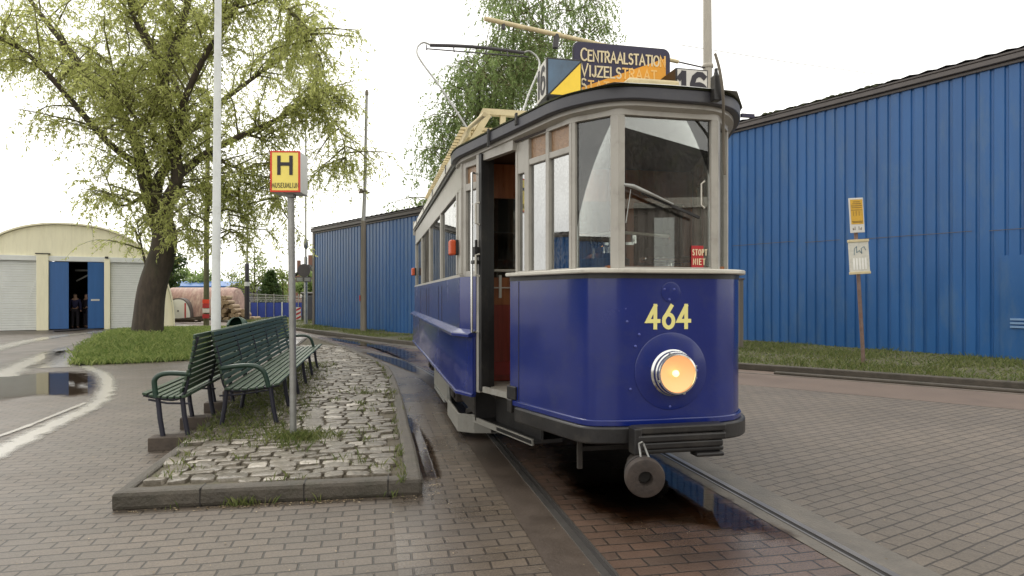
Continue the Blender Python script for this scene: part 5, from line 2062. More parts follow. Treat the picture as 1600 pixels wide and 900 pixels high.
# two people inside the doorway
def person(name, label, loc, rotz, h, jacket, bend=0.0):
    root = thing(name, label, 'person', loc, rotz, 'people in the shed doorway')
    k = h / 1.75
    def skinned(nm, verts, edges, rad, mat, sub=2):
        me = bpy.data.meshes.new(nm)
        me.from_pydata([(x * k, y * k, z * k) for x, y, z in verts], edges, [])
        me.materials.append(mat)
        o = bpy.data.objects.new(nm, me)
        COL.objects.link(o)
        o.parent = root
        sk = o.modifiers.new('skin', 'SKIN')
        sk.use_smooth_shade = True
        for i, r in enumerate(rad):
            me.skin_vertices[0].data[i].radius = (r * k, r * k)
        me.skin_vertices[0].data[0].use_root = True
        ss = o.modifiers.new('sub', 'SUBSURF')
        ss.levels = sub
        ss.render_levels = sub
        return o
    V_ = [(0, 0, .95), (0, 0.01, 1.15), (0, 0, 1.36), (0, 0, 1.50), (0, -.01, 1.60), (0, -.01, 1.71),
          (.17, 0, 1.40), (.23, .01, 1.14), (.24, -.12, .92), (.23, -.20, .86), (-.17, 0, 1.40), (-.23, .01, 1.14), (-.22, -.06, .90), (-.22, -.09, .82),
          (.09, 0, .90), (.11, -.01, .50), (.11, .03, .09), (.12, -.13, .03), (-.09, 0, .90), (-.11, .02, .50), (-.12, .07, .09), (-.13, -.09, .03)]
    E_ = [(0, 1), (1, 2), (2, 3), (3, 4), (4, 5), (2, 6), (6, 7), (7, 8), (8, 9), (2, 10), (10, 11), (11, 12), (12, 13), (0, 14), (14, 15), (15, 16), (16, 17), (0, 18), (18, 19), (19, 20), (20, 21)]
    Rr = [.12, .12, .14, .055, .085, .07, .06, .045, .035, .03, .06, .045, .035, .03, .085, .06, .045, .04, .085, .06, .045, .04]
    skinned('body', V_, E_, Rr, M['skin'])
    jv = [V_[i] for i in (0, 1, 2, 6, 7, 8, 10, 11, 12)]
    skinned('jacket', jv, [(0, 1), (1, 2), (2, 3), (3, 4), (4, 5), (2, 6), (6, 7), (7, 8)], [.145, .15, .165, .078, .062, .05, .078, .062, .05], jacket)
    tv = [V_[i] for i in (0, 14, 15, 16, 18, 19, 20)]
    skinned('trousers', tv, [(0, 1), (1, 2), (2, 3), (0, 4), (4, 5), (5, 6)], [.14, .105, .08, .065, .105, .08, .065], M['cloth_b'])
    hv = [(0, .02, 1.64), (0, .01, 1.735)]
    skinned('hair', hv, [(0, 1)], [.088, .06], M['signblack'])
    return root
person('person', 'person in a navy overall standing just inside the open blue doors', GS(0.20, 0.75), R(200), 1.55, M['cloth_a'])
person('person', 'person in dark clothes further back inside the blue doors', GS(0.55, 1.25), R(160), 1.55, M['cloth_b'])

# ================================================================== TREES
def rand_unit():
    v = Vector((random.gauss(0, 1), random.gauss(0, 1), random.gauss(0, 1)))
    return v.normalized()

def leaf_quads(C, D, L, Wd):
    """C centres, D directions (n,3) -> rhombic leaves with random roll"""
    n = len(C)
    D = D / np.linalg.norm(D, axis=1, keepdims=True)
    Rn = RNG.normal(0, 1, (n, 3))
    S = np.cross(D, Rn)
    S /= np.linalg.norm(S, axis=1, keepdims=True) + 1e-9
    L = L * RNG.uniform(0.6, 1.35, n)[:, None]
    Wd = Wd * RNG.uniform(0.6, 1.35, n)[:, None]
    return np.stack([C, C + D * L * 0.45 + S * Wd * 0.5, C + D * L, C + D * L * 0.45 - S * Wd * 0.5], 1)

def build_tree(root, limbs, sec, droop, leaf, leaf_l, leaf_w, bark='bark', sec_len=(1.2, 3.0), twig_len=(0.6, 1.8), per_twig=16, twigs=9, fan=1.0, up=0.35, hang=1.0, bare=0.25, low=2.0, seed=3):
    """limbs: list of (points, r0, r1). Twigs with leaves grow from secondary shoots on the limbs"""
    rnd = random.Random(seed)
    tr, tw_ = MB(), MB()
    C, D = [], []
    for pts, r0, r1, *rest in limbs:
        sp = smooth_path([Vector(p) for p in pts], 4)
        n = len(sp)
        tr.tube(sp, [r0 + (r1 - r0) * (i / (n - 1)) ** 0.8 for i in range(n)], 9)
        nsec = rest[0] if rest else sec
        for k in range(nsec):
            t = bare + (1 - bare) * rnd.random() ** 0.8
            i = min(int(t * (n - 1)), n - 2)
            p = sp[i].lerp(sp[i + 1], t * (n - 1) - i)
            tan = (sp[i + 1] - sp[i]).normalized()
            v = Vector((rnd.gauss(0, 1), rnd.gauss(0, 1), rnd.gauss(0, .6)))
            v = (v - tan * v.dot(tan) * 0.6).normalized()
            d = (v * fan + tan * 0.6 + Vector((0, 0, up))).normalized()
            L_ = rnd.uniform(*sec_len) * (1.15 - 0.4 * t)
            q = [p]
            m = 6
            for s in range(m):
                d = (d + Vector((rnd.gauss(0, .12), rnd.gauss(0, .12), -0.10 * droop * (s + 1) / m + rnd.gauss(0, .08)))).normalized()
                q.append(q[-1] + d * L_ / m)
            tw_.tube(q, [0.032 * (1 - .8 * s / m) + 0.004 for s in range(m + 1)], 5, cap=False)
            for j in range(twigs):
                u = rnd.uniform(0.15, 1.0)
                i2 = min(int(u * m), m - 1)
                b = q[i2].lerp(q[i2 + 1], u * m - i2)
                dd = (Vector((rnd.gauss(0, 1), rnd.gauss(0, 1), rnd.gauss(0.1, .5))).normalized() * 0.8 + d * 0.4)
                tl = rnd.uniform(*twig_len)
                pp = [b]
                kk = 5
                for s in range(kk):
                    dd = (dd + Vector((rnd.gauss(0, .1), rnd.gauss(0, .1), -0.42 * hang))).normalized()
                    pp.append(pp[-1] + dd * tl / kk)
                if pp[-1].z < low:
                    continue
                tw_.tube(pp, [0.008, 0.007, 0.006, 0.005, 0.004, 0.003], 3, cap=False)
                for s in range(per_twig):
                    uu = rnd.uniform(0.05, 1.0) * kk
                    i3 = min(int(uu), kk - 1)
                    c = pp[i3].lerp(pp[i3 + 1], uu - i3)
                    dl = (pp[i3 + 1] - pp[i3]).normalized() * 0.5 + rand_unit() * 0.7 + Vector((0, 0, -0.25 * hang))
                    C.append(c[:])
                    D.append(dl[:])
    trunk = tr.build('trunk', M[bark], root, smooth=60)
    tw_.build('twigs', M['twig'], trunk)
    quads_mesh('crown', leaf_quads(np.array(C), np.array(D), leaf_l, leaf_w), M[leaf], root)
    return len(C)

# the willow on the mound; limbs follow its forks
wt = thing('willow_tree', 'old leaning willow with a forked dark trunk on the grassy mound', 'tree', (0, 0, 0))
tz = 21.0
def w_(px, py, dy=0.0):
    p = P(px, tz, py=py)
    return (p.x, tz + dy, p.z)
limbs = [
    ([w_(231, 522), w_(233, 495), w_(238, 452), w_(252, 405), w_(258, 372), w_(252, 345)], 0.50, 0.36, 0),
    ([w_(252, 350), w_(240, 318), w_(228, 285), w_(220, 245), w_(205, 205), w_(180, 165), w_(140, 118), w_(95, 62), w_(60, 18), w_(20, -40)], 0.30, 0.05, 26),
    ([w_(243, 320), w_(248, 280), w_(252, 245, .6), w_(262, 200, .9), w_(260, 150, 1.0), w_(235, 95, 1.2), w_(200, 30, 1.0), w_(180, -60, .5)], 0.20, 0.05, 24),
    ([w_(252, 345), w_(272, 318, -.4), w_(295, 292, -.8), w_(300, 255, -1.0), w_(298, 200, -1.4), w_(300, 140, -1.6), w_(318, 70, -1.4), w_(330, -10, -1), w_(335, -90)], 0.26, 0.05, 30),
    ([w_(297, 282, -.8), w_(330, 240, -.2), w_(370, 205, .5), w_(410, 178, .9), w_(455, 150, 1.0), w_(500, 120, 1.2)], 0.15, 0.03, 26),
    ([w_(300, 240, -1), w_(330, 190, -1.8), w_(375, 130, -2.4), w_(420, 70, -2.6), w_(450, 0, -2.4)], 0.14, 0.03, 26),
    ([w_(225, 262), w_(200, 235, -1), w_(150, 160, -1.8), w_(110, 115, -2.2), w_(50, 92, -2.4), w_(-10, 96, -2.2)], 0.13, 0.03, 20),
    ([w_(205, 205), w_(205, 150, 1.4), w_(190, 90, 2.2), w_(192, 40, 2.4), w_(215, -20, 2.2)], 0.12, 0.03, 20),
    ([w_(262, 200, .9), w_(290, 140, 2), w_(345, 80, 2.6), w_(400, 30, 2.8), w_(430, -40, 2.6)], 0.12, 0.03, 20),
    ([w_(180, 165), w_(130, 130, .8), w_(80, 85, 1.6), w_(20, 60, 1.8), w_(-40, 40, 1.6)], 0.10, 0.03, 14),
    ([w_(300, 140, -1.6), w_(270, 70, -2.2), w_(265, 0, -2.2), w_(270, -70, -1.8)], 0.10, 0.03, 18),
    ([w_(236, 300), w_(218, 318, -.3), w_(205, 325, -.5), w_(196, 322, -.6)], 0.06, 0.02, 6),
    ([w_(236, 440), w_(218, 408, .3), w_(205, 370, .5), w_(196, 340, .6)], 0.05, 0.015, 5),
    ([w_(330, 240, -.2), w_(350, 255, .3), w_(368, 262, .5), w_(375, 290, .5)], 0.06, 0.02, 6),
    ([w_(325, 330), w_(326, 300, .2), w_(332, 290, .3), w_(345, 300, .3)], 0.04, 0.02, 4),
]
limbs = [tuple(l[:3]) + (int(l[3] * 1.45),) for l in limbs]
limbs += [
    ([w_(370, 205, .5), w_(402, 215, .6), w_(418, 260, .7), w_(424, 315, .7)], 0.03, 0.01, 18),
    ([w_(325, 238, -.2), w_(342, 270, .1), w_(352, 320, .2), w_(356, 365, .2)], 0.03, 0.01, 16),
    ([w_(300, 292, -.8), w_(312, 310, -.9), w_(318, 345, -.9), w_(320, 375, -.9)], 0.02, 0.01, 10),
    ([w_(455, 150, 1), w_(500, 165, 1.1), w_(522, 205, 1.1), w_(528, 245, 1.1)], 0.025, 0.01, 16),
    ([w_(420, 70, -2.6), w_(470, 60, -2.6), w_(515, 90, -2.6), w_(535, 130, -2.6)], 0.03, 0.01, 18),
    ([w_(300, 255, -1.0), w_(280, 230, -1.8), w_(262, 190, -2.4), w_(250, 140, -2.6)], 0.05, 0.02, 22)]
nw = build_tree(wt, limbs, 20, 0.9, 'leaf_w', 0.15, 0.042, sec_len=(0.7, 2.2), twig_len=(0.5, 1.6), per_twig=18, twigs=12, hang=0.80, low=2.5, bare=0.12, seed=5)

# tall drooping birches beyond the low shed
def birch(x, y, h, lean, spread, seed, label, base=2.5, nl=16, per=21):
    root = thing('birch_tree', label, 'tree', (0, 0, 0), group='tall birches beyond the low blue shed')
    rnd = random.Random(seed)
    lim = [([(x, y, 0), (x + lean * .3, y, h * .35), (x + lean * .7, y, h * .7), (x + lean, y, h)], 0.30, 0.04, 24)]
    for k in range(nl):
        t = 0.16 + 0.78 * (k / nl)
        a = rnd.uniform(0, 6.28)
        L_ = spread * (1.05 - 0.62 * t) * rnd.uniform(0.75, 1.15)
        b = Vector((x + lean * t, y, h * t))
        c, s = math.cos(a), math.sin(a)
        lim.append(([b[:], (b.x + c * L_ * .35, b.y + s * L_ * .35, b.z + L_ * .40), (b.x + c * L_ * .75, b.y + s * L_ * .75, b.z + L_ * .58), (b.x + c * L_, b.y + s * L_, b.z + L_ * .40)], 0.09 * (1.1 - t), 0.015, 11))
    build_tree(root, lim, 11, 1.1, 'leaf_p', 0.17, 0.075, sec_len=(0.9, 2.4), twig_len=(0.9, 2.6), per_twig=per, twigs=6, hang=1.2, low=base, up=0.2, bare=0.25, seed=seed)
birch(-2.2, 34.0, 13.5, 0.5, 4.4, 21, 'broad birch with hanging branches behind the tram roof', nl=22)
birch(1.6, 37.0, 20.5, 0.2, 5.4, 22, 'tallest birch rising past the top edge behind the destination board', nl=24)
birch(-0.3, 36.0, 17.0, 0.4, 4.8, 23, 'middle birch with hanging branches behind the bow collector', nl=22)

# small trees in the distance
def small_tree(x, y, h, r, leaf, name, label, n=900, shape='round', size=0.28, seed=1, grp='small trees behind the fence'):
    root = thing(name, label, 'tree', (x, y, 0), group=grp)
    rnd = np.random.default_rng(seed)
    m = MB()
    m.tube([(0, 0, 0), (0.05, 0, h * .4), (0, 0.05, h * .95)], [0.12, 0.08, 0.02], 7)
    lim = []
    for k in range(14):
        a, z = rnd.uniform(0, 6.28), h * rnd.uniform(.25, .8)
        L_ = r * rnd.uniform(.5, 1.0) * (1.1 - z / h * .7)
        e = (math.cos(a) * L_, math.sin(a) * L_, z + L_ * .6)
        m.tube([(0, 0, z), (e[0] * .5, e[1] * .5, z + L_ * .4), e], [0.04, 0.025, 0.01], 5, cap=False)
        lim.append(((0, 0, z), e))
    m.build('trunk', M['bark'], root)
    C = []
    if shape == 'cone':
        for k in range(n):
            z = h * (0.04 + 0.96 * rnd.uniform() ** 1.3)
            rr = r * (1 - z / h) ** 0.8 * (0.55 + 0.45 * rnd.uniform()) + 0.08
            a = rnd.uniform(0, 6.28)
            C.append((rr * math.cos(a), rr * math.sin(a), z))
    else:
        for k in range(n):
            b, e = lim[int(rnd.integers(len(lim)))]
            t = rnd.uniform(.35, 1.1)
            C.append(tuple(b[i] * (1 - t) + e[i] * t + rnd.normal(0, r * .13) for i in range(3)))
    C = np.array(C)
    D = RNG.normal(0, 1, C.shape) + np.array([0, 0, -0.3])
    quads_mesh('crown', leaf_quads(C, D, size, size * .55), M[leaf], root)
    return root
def at(px, Z):
    return (px - 800) / 1000 * Z
small_tree(at(397, 52), 52, 5.6, 2.4, 'leaf_y', 'young_tree', 'thin pale green spring tree behind the blue panelled fence', 1500, size=0.22, seed=3)
small_tree(at(423, 48), 48, 3.3, 1.25, 'leaf_d', 'conifer', 'dense dark conifer bush behind the blue panelled fence', 2600, 'cone', 0.26, seed=4)
small_tree(at(441, 58), 58, 4.2, 1.6, 'leaf_y', 'young_tree', 'sparse little tree between the conifer and the stop sign pole', 700, size=0.25, seed=5)
small_tree(at(482, 60), 60, 4.0, 1.8, 'leaf_p', 'bush', 'leafy bush under the distant house', 1800, size=0.3, seed=6)
small_tree(at(302, 62), 62, 4.0, 2.2, 'leaf_p', 'bush', 'round green bush above the blue roofed shed', 1800, size=0.3, seed=7)
small_tree(at(318, 60), 60, 3.7, 1.8, 'leaf_p', 'bush', 'low bush between the mossy pole and the blue roofed shed', 1500, size=0.3, seed=8)
small_tree(at(268, 50), 50, 5.2, 1.6, 'leaf_d', 'bush', 'dark shrub standing close behind the yellow arched shed', 1800, size=0.28, seed=9)
small_tree(at(362, 64), 64, 4.6, 1.4, 'leaf_y', 'young_tree', 'bare looking young tree above the dark gabled hut', 350, size=0.22, seed=10)
# far line of woods
C = []
for k in range(9000):
    x = RNG.uniform(-75, -8)
    C.append((x, RNG.uniform(105, 120), RNG.uniform(0, 1) ** 1.2 * (3.0 + 1.4 * math.sin(x * .31) + 0.9 * math.sin(x * .9 + 1))))
C = np.array(C)
o = quads_mesh('far_woods', leaf_quads(C, RNG.normal(0, 1, C.shape), 0.9, 0.6), M['leaf_p'])
stuff(o, 'far green line of woods on the skyline', 'woods')

# ================================================================== STREET FURNITURE
# stop sign H
hp = Vector((-2.045, 5.97, 0.10))
hs_ = thing('stop_sign', 'yellow H box sign with red edge on a weathered pole on the cobbled island', 'sign', hp)
mb = MB()
mb.tube([(0.005, 0, -0.05), (-0.004, 0, 1.2), (-0.018, 0.0, 2.30)], 0.031, 12)
mb.build('pole', M['steel'], hs_, smooth=50)
mb = MB()
mb.box(-0.16, 0.105, -0.13, 0.12, 2.285, 2.66)
bx_ = mb.build('box', M['white'], hs_, bevel=0.006, rotz=R(1.5))
mb = MB()
for a in ((-0.162, -0.146, 2.285, 2.66), (0.091, 0.107, 2.285, 2.66), (-0.146, 0.091, 2.285, 2.301), (-0.146, 0.091, 2.646, 2.66)):
    mb.box(a[0], a[1], -0.136, -0.118, a[2], a[3])
mb.build('red_frame', M['redframe'], bx_)
mb = MB()
mb.box(-0.146, 0.091, -0.134, -0.1315, 2.301, 2.646)
fc = mb.build('face', pm('sign_pale_yellow', hexs(246, 226, 112), 0.42, var=0.05, scale=8), bx_)
mb = MB()
lettering(mb, 'H', (-0.028, -0.1345, 2.455), (1, 0, 0), (0, 0, 1), 0.148, 0.031, 0, centre=True, squeeze=1.32)
lettering(mb, 'MUSEUMLIJN', (-0.028, -0.1345, 2.325), (1, 0, 0), (0, 0, 1), 0.042, 0.0048, 0.24, centre=True, squeeze=0.72)
mb.build('lettering', M['signblack'], fc)
mb = MB()
mb.box(-0.05, 0.02, -0.05, 0.04, 2.255, 2.284)
mb.build('bracket', M['steel'], hs_)

# white lamp pole
p = P(337.5, 12.0, 0.0)
wp_ = thing('lamp_pole', 'plain white painted lamp pole rising out of view behind the benches', 'pole', p)
mb = MB()
mb.tube([(0, 0, 0), (0, 0, 1.4), (0, 0, 1.42), (0.05, 0, 8.5)], [0.085, 0.085, 0.078, 0.055], 18)
mb.build('shaft', M['white'], wp_, smooth=50)
mb = MB()
mb.lathe((0, 0, 0), (0, 0, 1), [(0.14, 0), (0.14, 0.03), (0.10, 0.05)], 18)
mb.build('foot', M['concrete'], wp_, smooth=50)
mb = MB()
mb.tube([(0.05, 0, 8.4), (0.2, -0.6, 8.75), (0.3, -1.1, 8.8)], 0.035, 10)
mb.box(0.2, 0.4, -1.7, -1.05, 8.75, 8.87)
mb.build('lamp_head', M['white'], wp_, smooth=40)

# concrete mast in front of the low shed
p = P(568, 23.2, 0.15)
ms = thing('overhead_mast', 'tall brown concrete mast with a thin steel top before the low blue shed', 'mast', p)
mb = MB()
mb.tube([(0, 0, 0), (0, 0, 4.0)], [0.115, 0.095], 14)
mb.build('lower_shaft', M['mast'], ms, smooth=50)
mb = MB()
mb.tube([(0, 0, 4.0), (0.05, 0, 5.2), (0.12, 0, 8.7)], [0.075, 0.062, 0.05], 12)
mb.build('upper_shaft', M['steel'], ms, smooth=50)
mb = MB()
mb.lathe((0.045, 0, 5.05), (0, 0, 1), [(0.08, 0), (0.10, 0.02), (0.10, 0.05), (0.07, 0.07)], 12)
mb.box(-0.17, 0.22, -0.05, 0.05, 5.0, 5.05)
mb.box(-0.14, -0.04, -0.06, 0.06, 5.05, 5.17)
mb.lathe((0.07, 0, 6.25), (0, 0, 1), [(0.07, 0), (0.075, 0.03), (0.06, 0.06)], 10)
mb.lathe((0.12, 0, 8.55), (0, 0, 1), [(0.065, 0), (0.065, 0.12), (0.04, 0.2)], 10)
mb.build('clamp', M['mast'], ms)
mb = MB()
mb.box(-0.14, -0.11, -0.06, 0.02, 1.1, 1.3)
mb.build('red_tag', M['red'], ms)

# mast with the bracket arm on the right, behind the tram
mp = P(1106, 12.0, 0.15)
rm = thing('overhead_mast', 'pale mast with long bracket arm rising behind the tram destination board', 'mast', mp)
mb = MB()
mb.tube([(0.03, 0, 0), (0.0, 0, 5.0), (-0.02, 0, 8.5)], [0.10, 0.085, 0.07], 14)
mb.lathe((0.0, 0, 5.55), (0, 0, 1), [(0.09, 0), (0.105, 0.02), (0.105, 0.06), (0.09, 0.08)], 14)
mb.lathe((0.0, 0, 6.9), (0, 0, 1), [(0.085, 0), (0.095, 0.02), (0.095, 0.04), (0.085, 0.06)], 14)
mb.build('shaft', pm('mast_pale', hexs(170, 164, 152), 0.55, var=0.12, scale=3, stretch=(2, 2, .3), dirt=hexs(130, 122, 108), dirt_amt=0.5), rm, smooth=50)
a1 = P(757, 9.8, py=29) - mp
a0 = Vector((0, 0, P(1105, 12, py=107).z - mp.z))
am = a0.lerp(a1, 0.16)
mb = MB()
mb.tube([am, a1], 0.035, 10)
mb.lathe(a0.lerp(a1, 0.40), (a1 - a0), [(0.036, 0), (0.05, 0.03), (0.05, 0.09), (0.036, 0.12)], 10)
mb.lathe(a0.lerp(a1, 0.70), (a1 - a0), [(0.036, 0), (0.05, 0.03), (0.05, 0.09), (0.036, 0.12)], 10)
mb.build('bracket_arm', M['creamwood'], rm, smooth=50)
mb = MB()
mb.tube([a0, am], 0.014, 6)
q = a0.lerp(a1, 0.72)
mb.build('insulator', M['wire'], rm, smooth=50)
mb = MB()
mb.tube([q, q + Vector((-.02, 0, -.22))], 0.05, 10)
mb.build('insulator', M['wire'], rm, smooth=50)
mb = MB()
q2 = a0.lerp(a1, 0.93)
mb.tube([q2, q2 + Vector((0, 0, -.10))], 0.03, 8)
mb.build('insulator', M['wire'], rm, smooth=50)
mb = MB()
wa = mp + a0
mb.tube([wa + Vector((-.55, -.2, .36)), wa + Vector((2.6, 2.2, .9)), wa + Vector((8, 7, 2.2))], 0.006, 5)
mb.tube([P(477, 28, py=299), P(520, 26, py=297.5), P(566, 23.2, py=297)], 0.009, 5)
sw = mb.build('span_wires', M['wire'])
tag(sw, 'thin overhead span wires tied to the masts', 'wires')

# info post by the tall shed
ip = P(1349.5, 12.2, 0.10)
inf = thing('info_post', 'leaning rusty post with yellow plate and timetable case before the tall blue shed', 'sign', ip)
mb = MB()
tilt = Vector((-0.175, 0, 2.95))
def ipz(t):
    return (tilt.x * t / 2.95, 0, t)
mb.tube([ipz(0), ipz(2.75)], 0.035, 12)
mb.build('post', M['rust'], inf, smooth=50)
ty = R(-3.4)
ex_, ez_ = Vector((math.cos(ty), 0.12, 0.07)).normalized(), Vector((tilt.x, 0, tilt.z)).normalized()
ex_ = (ex_ - ez_ * ex_.dot(ez_)).normalized()
ey_ = ez_.cross(ex_)
def ibox(m, c, hx, y0, y1, z0, z1):
    m.frame(ipz(c), ex_, ey_, ez_, -hx, hx, y0, y1, z0, z1)
mb = MB()
ibox(mb, 0, 0.145, -0.065, -0.04, 2.54, 3.20)
pl_ = mb.build('plate', M['signwhite'], inf, bevel=0.008)
mb = MB()
ibox(mb, 0, 0.125, -0.068, -0.0655, 2.70, 3.17)
mb.build('yellow_face', pm('plate_yellow', hexs(205, 160, 50), 0.5, var=0.15, scale=9), pl_)
mb = MB()
for k, (z, w) in enumerate(((3.12, .07), (3.085, .09), (3.045, .11), (3.01, .10), (2.965, .115), (2.75, .11), (2.73, .1))):
    ibox(mb, 0, w, -0.071, -0.0685, z, z + 0.008)
for x in (-.08, -.02, .04):
    mb.frame(ipz(0), ex_, ey_, ez_, x, x + 0.006, -0.071, -0.0685, 2.86, 2.95)
for x in (-.10, -.085, -.06, 0.02, .05, .07):
    mb.frame(ipz(0), ex_, ey_, ez_, x, x + 0.009, -0.069, -0.0655, 2.59, 2.64 + .02 * math.sin(x * 90))
mb.build('print', pm('print_brown', (0.10, 0.06, 0.02), 0.6), pl_)
mb = MB()
ibox(mb, 0, 0.205, -0.085, -0.02, 1.75, 1.80)
ibox(mb, 0, 0.205, -0.085, -0.02, 2.36, 2.41)
cs = mb.build('case', M['creamwood'], inf, bevel=0.008)
mb = MB()
ibox(mb, 0, 0.195, -0.07, -0.03, 1.80, 2.36)
mb.build('timetable', M['paper'], cs)
mb = MB()
rr = random.Random(4)
for k in range(5):
    x = -.14 + k * .06
    mb.frame(ipz(0), ex_, ey_, ez_, x, x + .035, -0.0725, -0.0705, 1.84, 2.06)
mb.build('print_column', pm('print_pale', (0.78, 0.77, 0.72), 0.6), cs)
mb = MB()
pts = [(-.11, 2.12), (-.10, 2.24), (-.05, 2.28), (-.06, 2.16), (0.0, 2.2), (.05, 2.14), (.04, 2.24), (.1, 2.27), (.13, 2.2)]
for (x0, z0), (x1, z1) in zip(pts, pts[1:]):
    v0 = Vector(ipz(0)) + ex_ * x0 + ez_ * z0 - ey_ * 0.0725
    v1 = Vector(ipz(0)) + ex_ * x1 + ez_ * z1 - ey_ * 0.0725
    mb.tube([v0, v1], 0.006, 5)
mb.build('map_lines', pm('print_blue', (0.12, 0.2, 0.24), 0.6), cs)

# benches standing back to back
def bench(mirror, y0, y1, label):
    s = -1 if mirror else 1
    root = thing('park_bench', label, 'bench', BO, TH, 'slatted benches standing back to back')
    m = MB()
    ns = 7
    for k in range(ns):
        t = k / (ns - 1)
        x = (0.12 + 0.34 * t) if mirror else (0.17 + 0.47 * t)
        z = 0.475 + 0.055 * t ** 2 + 0.02 * (1 - t) ** 2
        a = math.atan2(0.11 * t - 0.04 * (1 - t), 0.47)
        ex = Vector((s * math.cos(a), 0, math.sin(a)))
        ez = Vector((-s * math.sin(a), 0, math.cos(a)))
        m.frame((s * x, 0, z), ex, (0, 1, 0), ez, -0.021 if mirror else -0.029, 0.021 if mirror else 0.029, y0 + 0.002 * k, y1 - 0.002 * k, -0.012, 0.012)
    m.build('seat', M['bench'], root, bevel=0.005)
    m = MB()
    nb = 10
    for k in range(nb):
        t = k / (nb - 1)
        x = 0.145 - 0.115 * t - 0.02 * math.sin(t * math.pi)
        z = 0.555 + 0.50 * t
        a = math.radians(78 + 4 * t)
        ex = Vector((-s * math.cos(a), 0, math.sin(a)))
        ez = Vector((s * math.sin(a), 0, math.cos(a)))
        m.frame((s * x, 0, z), ex, (0, 1, 0), ez, -0.0225, 0.0225, y0 + 0.003 * (k % 3), y1 - 0.003 * (k % 2), -0.011, 0.011)
    m.build('backrest', M['bench'], root, bevel=0.005)
    y = y0 + 0.06
    i = 0
    while y < y1:
        f = MB()
        # bearer under the slats and up the back
        f.tube(smooth_path([Vector((s * (0.48 if mirror else 0.66), y, 0.515)), Vector((s * (0.32 if mirror else 0.40), y, 0.475)), Vector((s * 0.20, y, 0.468)), Vector((s * 0.125, y, 0.53)), Vector((s * 0.085, y, 0.75)), Vector((s * 0.015, y, 1.05))], 3), 0.016, 8)
        f.build('bearer', M['bench_leg'], root, smooth=50)
        f = MB()
        f.tube([(s * 0.57, y, 0.50), (s * 0.60, y, 0.28), (s * 0.63, y, 0.125)] if not mirror else [(s * 0.36, y, 0.49), (s * 0.34, y, 0.28), (s * 0.315, y, 0.125)], 0.022, 10)
        f.build('leg', M['bench_leg'], root, smooth=50)
        f = MB()
        f.tube([(s * 0.15, y, 0.50), (s * 0.13, y, 0.3), (s * 0.10, y, 0.125)], 0.022, 10)
        f.build('leg', M['bench_leg'], root, smooth=50)
        f = MB()
        f.tube([(s * (0.44 if mirror else 0.60), y, 0.47), (s * 0.28, y, 0.43), (s * 0.08, y, 0.42)], 0.010, 6)
        f.build('stretcher', M['bench_leg'], root, smooth=50)
        f = MB()
        if mirror:
            f.box(*sorted((s * 0.02, s * 0.42)), y - 0.09, y + 0.09, 0.0, 0.125)
        else:
            f.box(*sorted((s * 0.03, s * 0.70)), y - 0.06, y + 0.06, 0.06, 0.125)
        f.build('footing', M['concrete'], root, bevel=0.008)
        if i == 0 or y + 1.02 > y1:
            f = MB()
            yy = y - 0.035 if i == 0 else y + 0.035
            if mirror:
                pp = [(s * 0.07, 0.70), (s * 0.22, 0.715), (s * 0.32, 0.705), (s * 0.375, 0.66), (s * 0.375, 0.58), (s * 0.365, 0.49)]
            else:
                pp = [(s * 0.09, 0.70), (s * 0.28, 0.725), (s * 0.42, 0.72), (s * 0.50, 0.675), (s * 0.535, 0.60), (s * 0.56, 0.50)]
            f.tube(smooth_path([Vector((x, yy, z)) for x, z in pp], 4), 0.024, 10)
            f.build('armrest', M['benchframe'], root, smooth=50)
        y += 0.99
        i += 1
    return root
bench(True, -0.60, 5.2, 'weathered green slatted bench facing the arched shed, its legs on concrete blocks')
bench(False, -0.16, 5.3, 'weathered green slatted bench facing the tram beside the H sign')

# litter bin beyond the benches
bp_ = P(371, 14.2, 0.0)
lb_ = thing('litter_bin', 'dark green domed litter bin behind the bench backs', 'bin', bp_, R(10))
mb = MB()
mb.lathe((0, 0, 0), (0, 0, 1), [(0.20, 0.0), (0.21, 0.03), (0.22, 0.70), (0.225, 0.72), (0.225, 0.76), (0.21, 0.76), (0.20, 0.05)], 28, cap=False)
mb.build('barrel', M['bin'], lb_, smooth=40)
mb = MB()
# half dome hood, open towards the front
vs, fs = [], []
na, nb = 20, 8
for i in range(nb + 1):
    ph = math.pi / 2 * i / nb
    for j in range(na + 1):
        t = R(-50) + R(280) * j / na
        vs.append((0.225 * math.cos(t) * math.cos(ph), 0.225 * math.sin(t) * math.cos(ph), 0.77 + 0.20 * math.sin(ph)))
for i in range(nb):
    for j in range(na):
        fs.append((i * (na + 1) + j, i * (na + 1) + j + 1, (i + 1) * (na + 1) + j + 1, (i + 1) * (na + 1) + j))
mb.add(vs, fs)
hd_ = mb.build('hood', M['bin'], lb_, smooth=60)
hd_.modifiers.new('solid', 'SOLIDIFY').thickness = 0.012

# sign pole at the track bend
sp_ = P(476, 29.5, 0.0)
tp = thing('sign_pole', 'grey street pole carrying a round sign and a small name plate at the bend', 'sign', sp_)
mb = MB()
mb.tube([(0.05, 0, 0), (0.05, 0, 3.2), (0.05, 0, 3.25), (0.05, 0, 9.4)], [0.085, 0.08, 0.045, 0.035], 12)
mb.lathe((0.05, 0, 3.6), (0, 0, 1), [(0.05, 0), (0.10, 0.1), (0.11, 0.3), (0.05, 0.45)], 10)
mb.build('pole', M['steel'], tp, smooth=50)
mb = MB()
mb.lathe((0.0, -0.1, 2.6), (0, -1, 0), [(0.30, 0), (0.30, 0.02), (0.001, 0.02)], 28, cap=False)
mb.build('round_sign', M['gutter'], tp)
mb = MB()
mb.box(-0.36, 0.34, -0.13, -0.10, 2.08, 2.30)
pl2 = mb.build('name_plate', M['gutter'], tp)
mb = MB()
